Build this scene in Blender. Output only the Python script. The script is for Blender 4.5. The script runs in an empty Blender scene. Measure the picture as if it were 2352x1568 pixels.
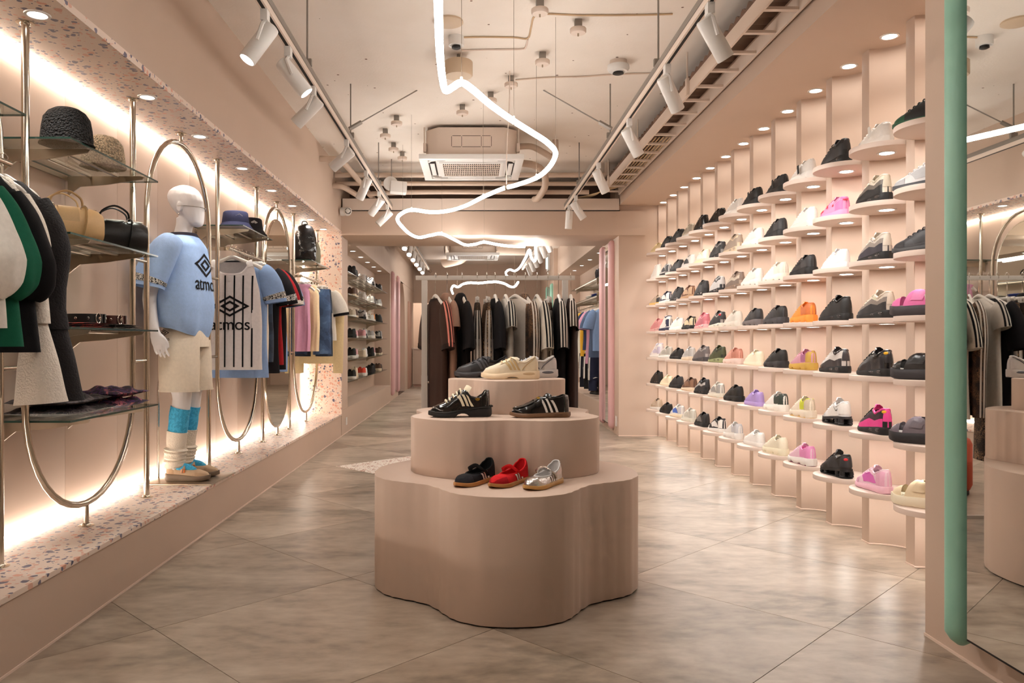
import bpy, bmesh, math, random
from mathutils import Vector, Matrix
sin, cos, pi, sqrt = math.sin, math.cos, math.pi, math.sqrt
R = random.Random(7)
scene = bpy.context.scene
C = scene.collection

# ---------------------------------------------------------------- camera
F = 1780.0; CX = 1088.0; CY = 785.0; CH = 1.1        # focal length and vanishing point in photo pixels, eye height
cd = bpy.data.cameras.new('camera'); cam = bpy.data.objects.new('camera', cd); C.objects.link(cam)
cd.sensor_width = 36; cd.lens = F / 2352 * 36; cd.shift_x = (1176 - CX) / 2352; cd.shift_y = (CY - 784) / 2352
cam.location = (0, 0, CH); cam.rotation_euler = (pi / 2, 0, 0); cd.clip_start = .05
scene.camera = cam

# ---------------------------------------------------------------- world, exposure
w = bpy.data.worlds.new('world'); scene.world = w; w.use_nodes = True
w.node_tree.nodes['Background'].inputs[0].default_value = (1.0, .93, .86, 1)
w.node_tree.nodes['Background'].inputs[1].default_value = .35
scene.view_settings.view_transform = 'Standard'; scene.view_settings.look = 'None'
scene.view_settings.gamma = 1; scene.view_settings.use_curve_mapping = False
scene.view_settings.exposure = 0.25
scene.cycles.use_denoising = True
scene.cycles.max_bounces = 6; scene.cycles.diffuse_bounces = 3; scene.cycles.glossy_bounces = 4
scene.cycles.use_adaptive_sampling = True; scene.cycles.adaptive_threshold = .08; scene.cycles.adaptive_min_samples = 16
scene.cycles.transparent_max_bounces = 10; scene.cycles.caustics_reflective = False; scene.cycles.caustics_refractive = False
scene.cycles.sample_clamp_indirect = 6.0

# light strengths
E_NEON = 23.0; E_LED = 32.0; E_DOWN = 7.0; E_SHELF = 60.0; E_SOF = 48.0; W_SPOT = 24.0; W_DOWN = 20.0; W_WALL = 40.0
WARM = (1.0, .95, .86)

# ---------------------------------------------------------------- main dimensions (metres)
X_PL = -1.539; Z_PL = .265; X_LB = -1.986; Z_SOF = 2.354; Z_CEIL = 3.08
Y_END = 9.0; Y_FAR = 19.8; Y_NEAR = -2.2
X_RW = 1.695; X_FIN = 2.149; Z_BULK = 2.69

def P(px, py, Y): return Vector(((px - CX) * Y / F, Y, CH + (CY - py) * Y / F))
def PZ(px, py, z):
    Y = (z - CH) * F / (CY - py); return P(px, py, Y)

# ---------------------------------------------------------------- materials
MATS = {}
def lin(c):
    return tuple(((v / 255) / 12.92 if v / 255 <= .04045 else ((v / 255 + .055) / 1.055) ** 2.4) for v in c)
def mat(name, rgb, rough=.6, metal=0.0, noise=0.0, nscale=30.0, bump=0.0, bscale=200.0, coat=0.0, sheen=0.0, spec=.5, trans=0.0, alpha=1.0):
    if name in MATS: return MATS[name]
    m = bpy.data.materials.new(name); m.use_nodes = True; nt = m.node_tree; b = nt.nodes['Principled BSDF']
    c = lin(rgb); b.inputs['Base Color'].default_value = (*c, 1); b.inputs['Roughness'].default_value = rough
    b.inputs['Metallic'].default_value = metal; b.inputs['Coat Weight'].default_value = coat
    b.inputs['Sheen Weight'].default_value = sheen; b.inputs['Specular IOR Level'].default_value = spec
    b.inputs['Transmission Weight'].default_value = trans
    if noise or bump:
        tc = nt.nodes.new('ShaderNodeTexCoord')
        n = nt.nodes.new('ShaderNodeTexNoise'); n.inputs['Scale'].default_value = nscale; n.inputs['Detail'].default_value = 3
        nt.links.new(tc.outputs['Object'], n.inputs['Vector'])
        if noise:
            mx = nt.nodes.new('ShaderNodeMix'); mx.data_type = 'RGBA'
            mx.inputs[6].default_value = (*[max(0, v * (1 - noise)) for v in c], 1); mx.inputs[7].default_value = (*[min(1, v * (1 + noise)) for v in c], 1)
            nt.links.new(n.outputs['Fac'], mx.inputs[0]); nt.links.new(mx.outputs[2], b.inputs['Base Color'])
        if bump:
            n2 = nt.nodes.new('ShaderNodeTexNoise'); n2.inputs['Scale'].default_value = bscale
            nt.links.new(tc.outputs['Object'], n2.inputs['Vector'])
            bp = nt.nodes.new('ShaderNodeBump'); bp.inputs['Strength'].default_value = bump; bp.inputs['Distance'].default_value = .01
            nt.links.new(n2.outputs['Fac'], bp.inputs['Height']); nt.links.new(bp.outputs['Normal'], b.inputs['Normal'])
    MATS[name] = m; return m
def emit(name, rgb, strength):
    if name in MATS: return MATS[name]
    m = bpy.data.materials.new(name); m.use_nodes = True; nt = m.node_tree; nt.nodes.clear()
    e = nt.nodes.new('ShaderNodeEmission'); e.inputs[0].default_value = (*rgb, 1); e.inputs[1].default_value = strength
    o = nt.nodes.new('ShaderNodeOutputMaterial'); nt.links.new(e.outputs[0], o.inputs[0]); MATS[name] = m
    if strength < 8 or name == 'spot_lamp_on': m.cycles.emission_sampling = 'NONE'      # dim lenses: found by chance, not sampled
    return m
def fab(rgb, rough=.85, k=''):      # woven cloth of a given colour
    return mat('fabric_%d_%d_%d%s' % (*rgb, k), rgb, rough, noise=.10, nscale=60, bump=.25, bscale=350, sheen=.0, spec=.2)
def lea(rgb, rough=.45):            # leather, synthetic or mesh of a shoe
    return mat('leather_%d_%d_%d_%d' % (*rgb, int(rough * 100)), rgb, rough, noise=.06, nscale=80, bump=.1, bscale=400)
def rub(rgb): return mat('rubber_%d_%d_%d' % rgb, rgb, .6, bump=.08, bscale=300)

def nodes(name):
    m = bpy.data.materials.new(name); m.use_nodes = True; MATS[name] = m
    return m, m.node_tree, m.node_tree.nodes['Principled BSDF'], m.node_tree.nodes.new, m.node_tree.links.new

def terrazzo(name, base, chips, s1, s2, rough=.4):
    m, nt, b, N, L = nodes(name)
    tc = N('ShaderNodeTexCoord'); nz = N('ShaderNodeTexNoise'); nz.inputs['Scale'].default_value = 38; nz.inputs['Detail'].default_value = 1
    L(tc.outputs['Object'], nz.inputs['Vector'])
    ma = N('ShaderNodeVectorMath'); ma.operation = 'MULTIPLY_ADD'; ma.inputs[1].default_value = (.022,) * 3
    L(nz.outputs['Color'], ma.inputs[0]); L(tc.outputs['Object'], ma.inputs[2])
    prev = None
    for i, (sc, off, thr, lo) in enumerate(((s1, 0, .52, .18), (s2, 5.3, .46, .30))):
        v = N('ShaderNodeTexVoronoi'); v.inputs['Scale'].default_value = sc; v.inputs['Randomness'].default_value = .85
        ad = N('ShaderNodeVectorMath'); ad.operation = 'ADD'; ad.inputs[1].default_value = (off,) * 3
        L(ma.outputs[0], ad.inputs[0]); L(ad.outputs[0], v.inputs['Vector'])
        sp = N('ShaderNodeSeparateColor'); L(v.outputs['Color'], sp.inputs[0])
        th = N('ShaderNodeMath'); th.operation = 'MULTIPLY'; th.inputs[1].default_value = thr; L(sp.outputs[0], th.inputs[0])
        ls = N('ShaderNodeMath'); ls.operation = 'LESS_THAN'; L(v.outputs['Distance'], ls.inputs[0]); L(th.outputs[0], ls.inputs[1])
        gt = N('ShaderNodeMath'); gt.operation = 'GREATER_THAN'; gt.inputs[1].default_value = lo; L(sp.outputs[2], gt.inputs[0])
        mk = N('ShaderNodeMath'); mk.operation = 'MULTIPLY'; L(ls.outputs[0], mk.inputs[0]); L(gt.outputs[0], mk.inputs[1])
        rp = N('ShaderNodeValToRGB'); rp.color_ramp.interpolation = 'CONSTANT'
        el = rp.color_ramp.elements
        while len(el) > 1: el.remove(el[0])
        for k, cc in enumerate(chips):
            e = el[0] if k == 0 else el.new(k / len(chips))
            e.position = k / len(chips); e.color = (*lin(cc), 1)
        L(sp.outputs[1], rp.inputs[0])
        mx = N('ShaderNodeMix'); mx.data_type = 'RGBA'
        if prev is None: mx.inputs[6].default_value = (*lin(base), 1)
        else: L(prev, mx.inputs[6])
        L(rp.outputs[0], mx.inputs[7]); L(mk.outputs[0], mx.inputs[0]); prev = mx.outputs[2]
    L(prev, b.inputs['Base Color']); b.inputs['Roughness'].default_value = rough
    return m
TERRA = terrazzo('terrazzo', (238, 218, 204), [(104, 100, 122), (228, 170, 148), (226, 178, 158), (118, 112, 132)], 31, 50)
TERRA2 = terrazzo('terrazzo_floor_inlay', (240, 230, 218), [(170, 110, 90), (205, 160, 140), (150, 100, 80), (196, 150, 130)], 30, 50)

def stone():
    m, nt, b, N, L = nodes('stone_tile')
    g = N('ShaderNodeNewGeometry'); oi = N('ShaderNodeObjectInfo')
    sc = N('ShaderNodeVectorMath'); sc.operation = 'SCALE'; sc.inputs[3].default_value = 40; cx = N('ShaderNodeCombineXYZ')
    L(oi.outputs['Random'], cx.inputs[0]); L(oi.outputs['Random'], cx.inputs[1]); L(cx.outputs[0], sc.inputs[0])
    mp = N('ShaderNodeVectorMath'); mp.operation = 'MULTIPLY_ADD'; mp.inputs[1].default_value = (1.1, 2.0, 1)
    L(g.outputs['Position'], mp.inputs[0]); L(sc.outputs[0], mp.inputs[2])
    n1 = N('ShaderNodeTexNoise'); n1.inputs['Scale'].default_value = 1.15; n1.inputs['Detail'].default_value = 8; n1.inputs['Roughness'].default_value = .62; n1.inputs['Distortion'].default_value = .5
    L(mp.outputs[0], n1.inputs['Vector'])
    n2 = N('ShaderNodeTexNoise'); n2.inputs['Scale'].default_value = 9; n2.inputs['Detail'].default_value = 6; L(mp.outputs[0], n2.inputs['Vector'])
    ad = N('ShaderNodeMath'); ad.operation = 'MULTIPLY_ADD'; ad.inputs[1].default_value = .42; L(n2.outputs['Fac'], ad.inputs[0]); L(n1.outputs['Fac'], ad.inputs[2])
    rp = N('ShaderNodeValToRGB'); el = rp.color_ramp.elements
    el[0].position = .48; el[0].color = (*lin((112, 102, 88)), 1); el[1].position = .90; el[1].color = (*lin((192, 177, 160)), 1)
    e = el.new(.68); e.color = (*lin((163, 147, 130)), 1)
    L(ad.outputs[0], rp.inputs[0])
    hv = N('ShaderNodeHueSaturation'); mr = N('ShaderNodeMapRange'); mr.inputs[3].default_value = .88; mr.inputs[4].default_value = 1.1
    L(oi.outputs['Random'], mr.inputs[0]); L(mr.outputs[0], hv.inputs['Value']); L(rp.outputs[0], hv.inputs['Color'])
    L(hv.outputs[0], b.inputs['Base Color']); b.inputs['Roughness'].default_value = .33; b.inputs['Specular IOR Level'].default_value = .45
    return m
STONE = stone()

def glass_mat(name, tint, refl=1.0, rough=.02):
    m = bpy.data.materials.new(name); m.use_nodes = True; nt = m.node_tree; nt.nodes.clear(); N = nt.nodes.new; L = nt.links.new
    t = N('ShaderNodeBsdfTransparent'); t.inputs[0].default_value = (*tint, 1)
    g = N('ShaderNodeBsdfGlossy'); g.inputs['Roughness'].default_value = rough
    f = N('ShaderNodeFresnel'); gm = N('ShaderNodeNewGeometry'); mr = N('ShaderNodeMapRange'); mr.inputs[3].default_value = 1.5; mr.inputs[4].default_value = 1 / 1.5
    L(gm.outputs['Backfacing'], mr.inputs[0]); L(mr.outputs[0], f.inputs[0])      # the same reflectance on both faces of the pane
    mu = N('ShaderNodeMath'); mu.operation = 'MULTIPLY'; mu.inputs[1].default_value = refl; L(f.outputs[0], mu.inputs[0])
    x = N('ShaderNodeMixShader'); L(mu.outputs[0], x.inputs[0]); L(t.outputs[0], x.inputs[1]); L(g.outputs[0], x.inputs[2])
    o = N('ShaderNodeOutputMaterial'); L(x.outputs[0], o.inputs[0]); MATS[name] = m; return m
GLASS = glass_mat('shelf_glass', (.93, .97, .95))
GLASSE = mat('glass_edge', (40, 70, 62), .15)
CLEAR = glass_mat('clear_air_unit', (.75, .75, .78), 1.5)

PINK = mat('pink_wall_paint', (208, 184, 166), .62, noise=.02, nscale=4, bump=.04, bscale=350)
PINKP = mat('pink_podium_laminate', (205, 181, 164), .5, bump=.03, bscale=500)
PINKS = mat('pink_shelf_laminate', (226, 206, 193), .5)
CAULK = mat('pale_caulk', (240, 216, 200), .6)
WHITEP = mat('cream_white_paint', (232, 214, 200), .55)
WHITE = mat('white_plastic', (238, 234, 230), .4)
STEEL = mat('champagne_steel', (206, 197, 181), .16, metal=1)
CHROME = mat('polished_chrome', (226, 220, 212), .12, metal=1)
BRUSH = mat('brushed_nickel', (190, 176, 158), .32, metal=1)
ZINC = mat('zinc_steel', (150, 144, 138), .45, metal=.7)
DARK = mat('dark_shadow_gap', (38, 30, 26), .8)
BLACK = mat('black_plastic', (22, 21, 22), .45)
MIRROR = mat('mirror_silvering', (236, 238, 236), .01, metal=1)
MIRROR_W = mat('warm_mirror_silvering', (238, 236, 226), .01, metal=1)
GREEN = mat('mint_green_vinyl', (152, 206, 186), .42)
ROSE = mat('rose_pink_vinyl', (238, 192, 194), .4)
PIPE = mat('painted_pipe', (206, 184, 166), .55)
CONC = None
def concrete():
    m, nt, b, N, L = nodes('painted_concrete')
    tc = N('ShaderNodeTexCoord'); n1 = N('ShaderNodeTexNoise'); n1.inputs['Scale'].default_value = 1.3; n1.inputs['Detail'].default_value = 4; L(tc.outputs['Object'], n1.inputs['Vector'])
    v = N('ShaderNodeTexVoronoi'); v.inputs['Scale'].default_value = 8; L(tc.outputs['Object'], v.inputs['Vector'])
    sp = N('ShaderNodeSeparateColor'); L(v.outputs['Color'], sp.inputs[0])
    th = N('ShaderNodeMath'); th.operation = 'MULTIPLY'; th.inputs[1].default_value = .085; L(sp.outputs[0], th.inputs[0])
    ls = N('ShaderNodeMath'); ls.operation = 'LESS_THAN'; L(v.outputs['Distance'], ls.inputs[0]); L(th.outputs[0], ls.inputs[1])
    rp = N('ShaderNodeValToRGB'); el = rp.color_ramp.elements; el[0].color = (*lin((238, 226, 214)), 1); el[1].color = (*lin((246, 236, 226)), 1)
    el[0].position = .35; el[1].position = .65; L(n1.outputs['Fac'], rp.inputs[0])
    mx = N('ShaderNodeMix'); mx.data_type = 'RGBA'; mx.inputs[7].default_value = (*lin((120, 92, 74)), 1); L(rp.outputs[0], mx.inputs[6]); L(ls.outputs[0], mx.inputs[0])
    L(mx.outputs[2], b.inputs['Base Color']); b.inputs['Roughness'].default_value = .75
    n3 = N('ShaderNodeTexNoise'); n3.inputs['Scale'].default_value = 60; L(tc.outputs['Object'], n3.inputs['Vector'])
    bp = N('ShaderNodeBump'); bp.inputs['Strength'].default_value = .12; bp.inputs['Distance'].default_value = .01; L(n3.outputs['Fac'], bp.inputs['Height']); L(bp.outputs['Normal'], b.inputs['Normal'])
    return m
CONC = concrete()

def patterned(name, cols, scale, detail=4, dist=1.5, rough=.7, stretch=(1, 1, 1)):
    if name in MATS: return MATS[name]
    m, nt, b, N, L = nodes(name)
    tc = N('ShaderNodeTexCoord'); mp = N('ShaderNodeMapping'); mp.inputs['Scale'].default_value = stretch; L(tc.outputs['Object'], mp.inputs[0])
    n = N('ShaderNodeTexNoise'); n.inputs['Scale'].default_value = scale; n.inputs['Detail'].default_value = detail; n.inputs['Distortion'].default_value = dist
    L(mp.outputs[0], n.inputs['Vector']); rp = N('ShaderNodeValToRGB'); el = rp.color_ramp.elements; rp.color_ramp.interpolation = 'CONSTANT'
    el[0].position = 0; el[0].color = (*lin(cols[0]), 1); el[1].position = .42; el[1].color = (*lin(cols[1]), 1)
    for k, cc in enumerate(cols[2:]):
        e = el.new(.5 + .08 * k); e.color = (*lin(cc), 1)
    L(n.outputs['Fac'], rp.inputs[0]); L(rp.outputs[0], b.inputs['Base Color']); b.inputs['Roughness'].default_value = rough
    return m
def snake(name, scale, cols):
    if name in MATS: return MATS[name]
    m, nt, b, N, L = nodes(name)
    tc = N('ShaderNodeTexCoord'); v = N('ShaderNodeTexVoronoi'); v.inputs['Scale'].default_value = scale; v.feature = 'DISTANCE_TO_EDGE'
    n = N('ShaderNodeTexNoise'); n.inputs['Scale'].default_value = scale * .12; n.inputs['Detail'].default_value = 2
    L(tc.outputs['Object'], v.inputs['Vector']); L(tc.outputs['Object'], n.inputs['Vector'])
    rp = N('ShaderNodeValToRGB'); el = rp.color_ramp.elements; el[0].position = .38; el[0].color = (*lin(cols[0]), 1); el[1].position = .62; el[1].color = (*lin(cols[1]), 1)
    L(n.outputs['Fac'], rp.inputs[0]); gt = N('ShaderNodeMath'); gt.operation = 'GREATER_THAN'; gt.inputs[1].default_value = .09; L(v.outputs['Distance'], gt.inputs[0])
    mx = N('ShaderNodeMix'); mx.data_type = 'RGBA'; mx.inputs[6].default_value = (*lin((26, 18, 14)), 1); L(gt.outputs[0], mx.inputs[0]); L(rp.outputs[0], mx.inputs[7])
    L(mx.outputs[2], b.inputs['Base Color']); b.inputs['Roughness'].default_value = .65; return m
SNAKE = snake('snakeskin_print', 110, ((48, 32, 24), (146, 106, 76)))
LEOP = snake('leopard_print', 70, ((60, 42, 30), (190, 148, 108)))
FLORAL = patterned('dark_floral_cloth', [(20, 17, 20), (30, 26, 30), (96, 84, 84), (24, 20, 22), (70, 48, 76), (26, 22, 25)], 14, dist=2.5)
FLORALP = patterned('purple_floral_cloth', [(26, 18, 30), (74, 40, 92), (34, 22, 38), (180, 96, 112), (60, 36, 74)], 13, dist=2.5)
REDPL = patterned('red_black_print', [(20, 16, 16), (150, 44, 38), (24, 18, 18), (176, 70, 56)], 18, dist=2)
GREYPL = patterned('grey_black_print', [(18, 17, 18), (150, 144, 138), (22, 20, 22), (90, 84, 80)], 20, dist=2)
DENIM = patterned('denim', [(44, 62, 92), (54, 76, 108), (64, 88, 122), (78, 104, 138)], 6, detail=8, dist=.3, rough=.85)
DENIMD = patterned('dark_denim', [(26, 36, 52), (34, 46, 64), (42, 56, 76)], 6, detail=8, dist=.3, rough=.85)

# ---------------------------------------------------------------- object helpers
def link(o):
    C.objects.link(o); return o
def empty(name, loc=(0, 0, 0), rotz=0.0):
    o = bpy.data.objects.new(name, None); o.empty_display_size = .05; o.location = loc; o.rotation_euler = (0, 0, rotz); return link(o)
def tag(o, label, cat, group=None, kind=None):
    o['label'] = label; o['category'] = cat
    if group: o['group'] = group
    if kind: o['kind'] = kind
    return o
def thing(name, label, cat, loc=(0, 0, 0), rotz=0.0, group=None): return tag(empty(name, loc, rotz), label, cat, group)
def obj(name, me, m=None, parent=None, loc=None, rot=None):
    o = bpy.data.objects.new(name, me); link(o)
    if parent is not None: o.parent = parent
    if loc is not None: o.location = loc
    if rot is not None: o.rotation_euler = rot
    if m is not None:
        if not me.materials: me.materials.append(m)
        elif me.materials[0] is not m:
            o.material_slots[0].link = 'OBJECT'; o.material_slots[0].material = m
    return o
def struct(name, me, m=None, parent=None, loc=None):
    o = obj(name, me, m, parent, loc)
    if parent is None: o['kind'] = 'structure'
    return o

def mk(verts, faces, smooth=True, angle=40, weld=0.0, name='mesh'):
    me = bpy.data.meshes.new(name); me.from_pydata([tuple(v) for v in verts], [], faces); me.update()
    bm = bmesh.new(); bm.from_mesh(me)
    if weld: bmesh.ops.remove_doubles(bm, verts=bm.verts, dist=weld)
    bmesh.ops.recalc_face_normals(bm, faces=bm.faces)
    bm.to_mesh(me); bm.free()
    if smooth:
        me.polygons.foreach_set('use_smooth', [True] * len(me.polygons)); me.set_sharp_from_angle(angle=math.radians(angle))
    me.update(); return me
def boxv(x0, x1, y0, y1, z0, z1):
    v = [(x0, y0, z0), (x1, y0, z0), (x1, y1, z0), (x0, y1, z0), (x0, y0, z1), (x1, y0, z1), (x1, y1, z1), (x0, y1, z1)]
    f = [(0, 3, 2, 1), (4, 5, 6, 7), (0, 1, 5, 4), (1, 2, 6, 5), (2, 3, 7, 6), (3, 0, 4, 7)]
    return v, f
def box(x0, x1, y0, y1, z0, z1, bev=0.0):
    v, f = boxv(x0, x1, y0, y1, z0, z1)
    me = mk(v, f, smooth=False)
    if bev:
        bm = bmesh.new(); bm.from_mesh(me); bmesh.ops.bevel(bm, geom=bm.edges[:], offset=bev, segments=2, affect='EDGES', profile=.7)
        bm.to_mesh(me); bm.free(); me.polygons.foreach_set('use_smooth', [True] * len(me.polygons)); me.set_sharp_from_angle(angle=math.radians(45))
    return me
def merge(*vf):
    V, Fc = [], []
    for v, f in vf:
        o = len(V); V += list(v); Fc += [tuple(i + o for i in q) for q in f]
    return V, Fc
def rings(rs, closed=True, cap0=True, cap1=True):
    """skin a list of equal-length rings of points"""
    n = len(rs[0]); V = [p for r in rs for p in r]; Fc = []
    for i in range(len(rs) - 1):
        for j in range(n if closed else n - 1):
            a = i * n + j; b = i * n + (j + 1) % n; Fc.append((a, b, b + n, a + n))
    if cap0: Fc.append(tuple(range(n - 1, -1, -1)))
    if cap1: Fc.append(tuple((len(rs) - 1) * n + j for j in range(n)))
    return V, Fc
def frames(path, up=Vector((0, 0, 1)), closed=False):
    n = len(path); out = []; prev = None
    for i in range(n):
        a = path[(i - 1) % n] if closed or i > 0 else path[i]; b = path[(i + 1) % n] if closed or i < n - 1 else path[i]
        t = (Vector(b) - Vector(a)).normalized()
        if prev is None:
            u = up - t * up.dot(t)
            if u.length < 1e-3: u = Vector((1, 0, 0)) - t * t.x
        else: u = prev - t * prev.dot(t)
        u.normalize(); prev = u; out.append((t, u, t.cross(u)))
    return out
def tubev(path, r, n=8, closed=False, cap=True, up=Vector((0, 0, 1)), sq=1.0):
    path = [Vector(p) for p in path]; fr = frames(path, up, closed); rs = []
    for i, p in enumerate(path):
        rr = r[i] if isinstance(r, (list, tuple)) else r
        ra, rb = rr if isinstance(rr, tuple) else (rr, rr)
        rs.append([p + fr[i][1] * (cos(2 * pi * j / n) * ra) + fr[i][2] * (sin(2 * pi * j / n) * rb) for j in range(n)])
    if closed: rs.append(rs[0]); return rings(rs, cap0=False, cap1=False)
    return rings(rs, cap0=cap, cap1=cap)
def tube(path, r, n=8, closed=False, cap=True, up=Vector((0, 0, 1)), angle=50):
    return mk(*tubev(path, r, n, closed, cap, up), angle=angle, weld=1e-6 if closed else 0)
def cylv(p0, p1, r, n=16, r1=None): return tubev([p0, p1], [r, r if r1 is None else r1], n)
def cyl(p0, p1, r, n=16, r1=None): return mk(*cylv(p0, p1, r, n, r1), angle=40)
def lathe(prof, n=28, sx=1.0, sy=1.0, angle=45, wob=None, cap=True):
    rs = []
    for k, (r, z) in enumerate(prof):
        rs.append([Vector((cos(2 * pi * j / n) * r * sx, sin(2 * pi * j / n) * r * sy, z + (wob(2 * pi * j / n, k) if wob else 0))) for j in range(n)])
    return mk(*rings(rs, cap0=cap, cap1=cap), angle=angle, weld=1e-6)
def prismv(poly, z0, z1):
    n = len(poly); V = [(x, y, z0) for x, y in poly] + [(x, y, z1) for x, y in poly]
    Fc = [tuple(range(n - 1, -1, -1)), tuple(range(n, 2 * n))] + [(i, (i + 1) % n, (i + 1) % n + n, i + n) for i in range(n)]
    return V, Fc
def prism(poly, z0, z1, bev=0.0, angle=35):
    me = mk(*prismv(poly, z0, z1), angle=angle)
    if bev:
        bm = bmesh.new(); bm.from_mesh(me); n = len(poly)
        ed = [e for e in bm.edges if abs(e.verts[0].co.z - e.verts[1].co.z) < 1e-6]
        bmesh.ops.bevel(bm, geom=ed, offset=bev, segments=2, affect='EDGES', profile=.6); bm.to_mesh(me); bm.free()
        me.polygons.foreach_set('use_smooth', [True] * len(me.polygons)); me.set_sharp_from_angle(angle=math.radians(50))
    return me
def catmull(pts, k=8, closed=False):
    pts = [Vector(p) for p in pts]; n = len(pts); out = []
    for i in range(n if closed else n - 1):
        g = lambda j: pts[j % n] if closed else pts[min(max(j, 0), n - 1)]
        p0, p1, p2, p3 = g(i - 1), g(i), g(i + 1), g(i + 2)
        for s in range(k):
            t = s / k
            out.append(.5 * ((2 * p1) + (p2 - p0) * t + (2 * p0 - 5 * p1 + 4 * p2 - p3) * t * t + (3 * p1 - p0 - 3 * p2 + p3) * t ** 3))
    if not closed: out.append(pts[-1])
    return out
def gridv(fn, nu, nv):
    V = [fn(i / nu, j / nv) for i in range(nu + 1) for j in range(nv + 1)]; Fc = []
    for i in range(nu):
        for j in range(nv):
            a = i * (nv + 1) + j; Fc.append((a, a + 1, a + nv + 2, a + nv + 1))
    return V, Fc
def interp(tab, t):
    if t <= tab[0][0]: return tab[0][1]
    for (a, x), (b, y) in zip(tab, tab[1:]):
        if t <= b:
            u = (t - a) / (b - a); u = u * u * (3 - 2 * u); return x + (y - x) * u
    return tab[-1][1]
def text_mesh(s, size, depth=.001, bold=.0):
    cu = bpy.data.curves.new('text', 'FONT'); cu.body = s; cu.size = size; cu.align_x = 'CENTER'; cu.align_y = 'CENTER'; cu.offset = bold; cu.extrude = depth
    o = bpy.data.objects.new('text', cu); C.objects.link(o)
    dg = bpy.context.evaluated_depsgraph_get(); me = bpy.data.meshes.new_from_object(o.evaluated_get(dg))
    bpy.data.objects.remove(o); me.materials.clear(); return me
def spot(name, loc, target, power, angle=50, blend=.6, col=WARM, r=.03, parent=None):
    ld = bpy.data.lights.new(name, 'SPOT'); ld.energy = power; ld.spot_size = math.radians(angle); ld.spot_blend = blend; ld.color = col; ld.shadow_soft_size = r
    o = bpy.data.objects.new(name, ld); link(o); o.location = loc
    o.rotation_euler = (Vector(target) - Vector(loc)).to_track_quat('-Z', 'Y').to_euler(); return o
ORD = ['first', 'second', 'third', 'fourth', 'fifth', 'sixth', 'seventh', 'eighth', 'ninth', 'tenth', 'eleventh', 'twelfth', 'thirteenth', 'fourteenth', 'fifteenth', 'sixteenth', 'seventeenth', 'eighteenth']
# ================================================================ the room
# ---- floor: slab (joint colour) and stone tiles laid at 45 degrees, each tile a piece
X0F, X1F, Y0F, Y1F = -1.545, 2.34, Y_NEAR, Y_FAR + 2.4
fl = struct('floor', box(-2.3, 2.5, Y_NEAR, Y_FAR + 2.4, -.12, -.006), mat('dark_tile_joint', (96, 78, 66), .8))
def clip(poly, a, b, c):
    out = []
    for i in range(len(poly)):
        p, q = poly[i], poly[(i + 1) % len(poly)]; dp = a * p[0] + b * p[1] - c; dq = a * q[0] + b * q[1] - c
        if dp <= 0: out.append(p)
        if dp * dq < 0:
            t = dp / (dp - dq); out.append((p[0] + (q[0] - p[0]) * t, p[1] + (q[1] - p[1]) * t))
    return out
HD = .649; G = .0018
for n in range(-5, 6):
    for m in range(-9, 32):
        if (n + m) % 2 == 0: continue
        cx, cy = .0735 + n * HD, 2.971 + m * HD; h = HD - G
        poly = [(cx - h, cy), (cx, cy - h), (cx + h, cy), (cx, cy + h)]
        for a, b, c in ((-1, 0, -X0F), (1, 0, X1F), (0, -1, -Y0F), (0, 1, Y1F)):
            if poly: poly = clip(poly, a, b, c)
        if len(poly) < 3: continue
        struct('tile', mk(*prismv([(x - cx, y - cy) for x, y in poly], -.0059, 0), smooth=False), TERRA2 if (n, m) == (-1, 6) else STONE, fl, (cx, cy, 0))

# ---- ceiling
struct('ceiling', box(-2.3, 2.6, Y_NEAR, Y_FAR + 2.5, Z_CEIL, Z_CEIL + .12), CONC)
# ---- left: plinth, display wall panels, terrazzo soffit, fascia
pl = struct('plinth_left', box(X_LB - .2, X_PL, Y_NEAR, Y_END, 0, Z_PL - .022), PINK)
struct('plinth_top', box(X_LB - .02, X_PL + .006, Y_NEAR, Y_END, Z_PL - .02, Z_PL, .002), TERRA, pl)
struct('baseboard_left', box(X_PL, X_PL + .004, Y_NEAR, 14.3, 0, .009), CAULK)
wl = struct('wall_left', box(X_LB - .25, X_LB - .016, Y_NEAR, Y_END, Z_PL, Z_SOF), DARK)
y = 3.769 - .55 * 10
while y < Y_END:
    y1 = min(y + .548, Y_END)
    if y1 > Y_NEAR and y1 - max(y, Y_NEAR) > .05: struct('wall_panel', box(X_LB - .014, X_LB, max(y, Y_NEAR), y1, Z_PL, Z_SOF, .0008), PINK, wl)
    y += .55
struct('wall_left_end', box(X_LB - .05, X_PL + .004, Y_END, Y_END + .03, Z_PL, Z_SOF), TERRA)
sf = struct('trim_1', box(X_LB - .05, X_PL + .006, Y_NEAR, Y_END + .03, Z_SOF, Z_SOF + .03), TERRA)
struct('wall_left_fascia', box(X_PL - .3, X_PL, Y_NEAR, Y_FAR, Z_SOF + .03, Z_CEIL), PINK)

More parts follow.
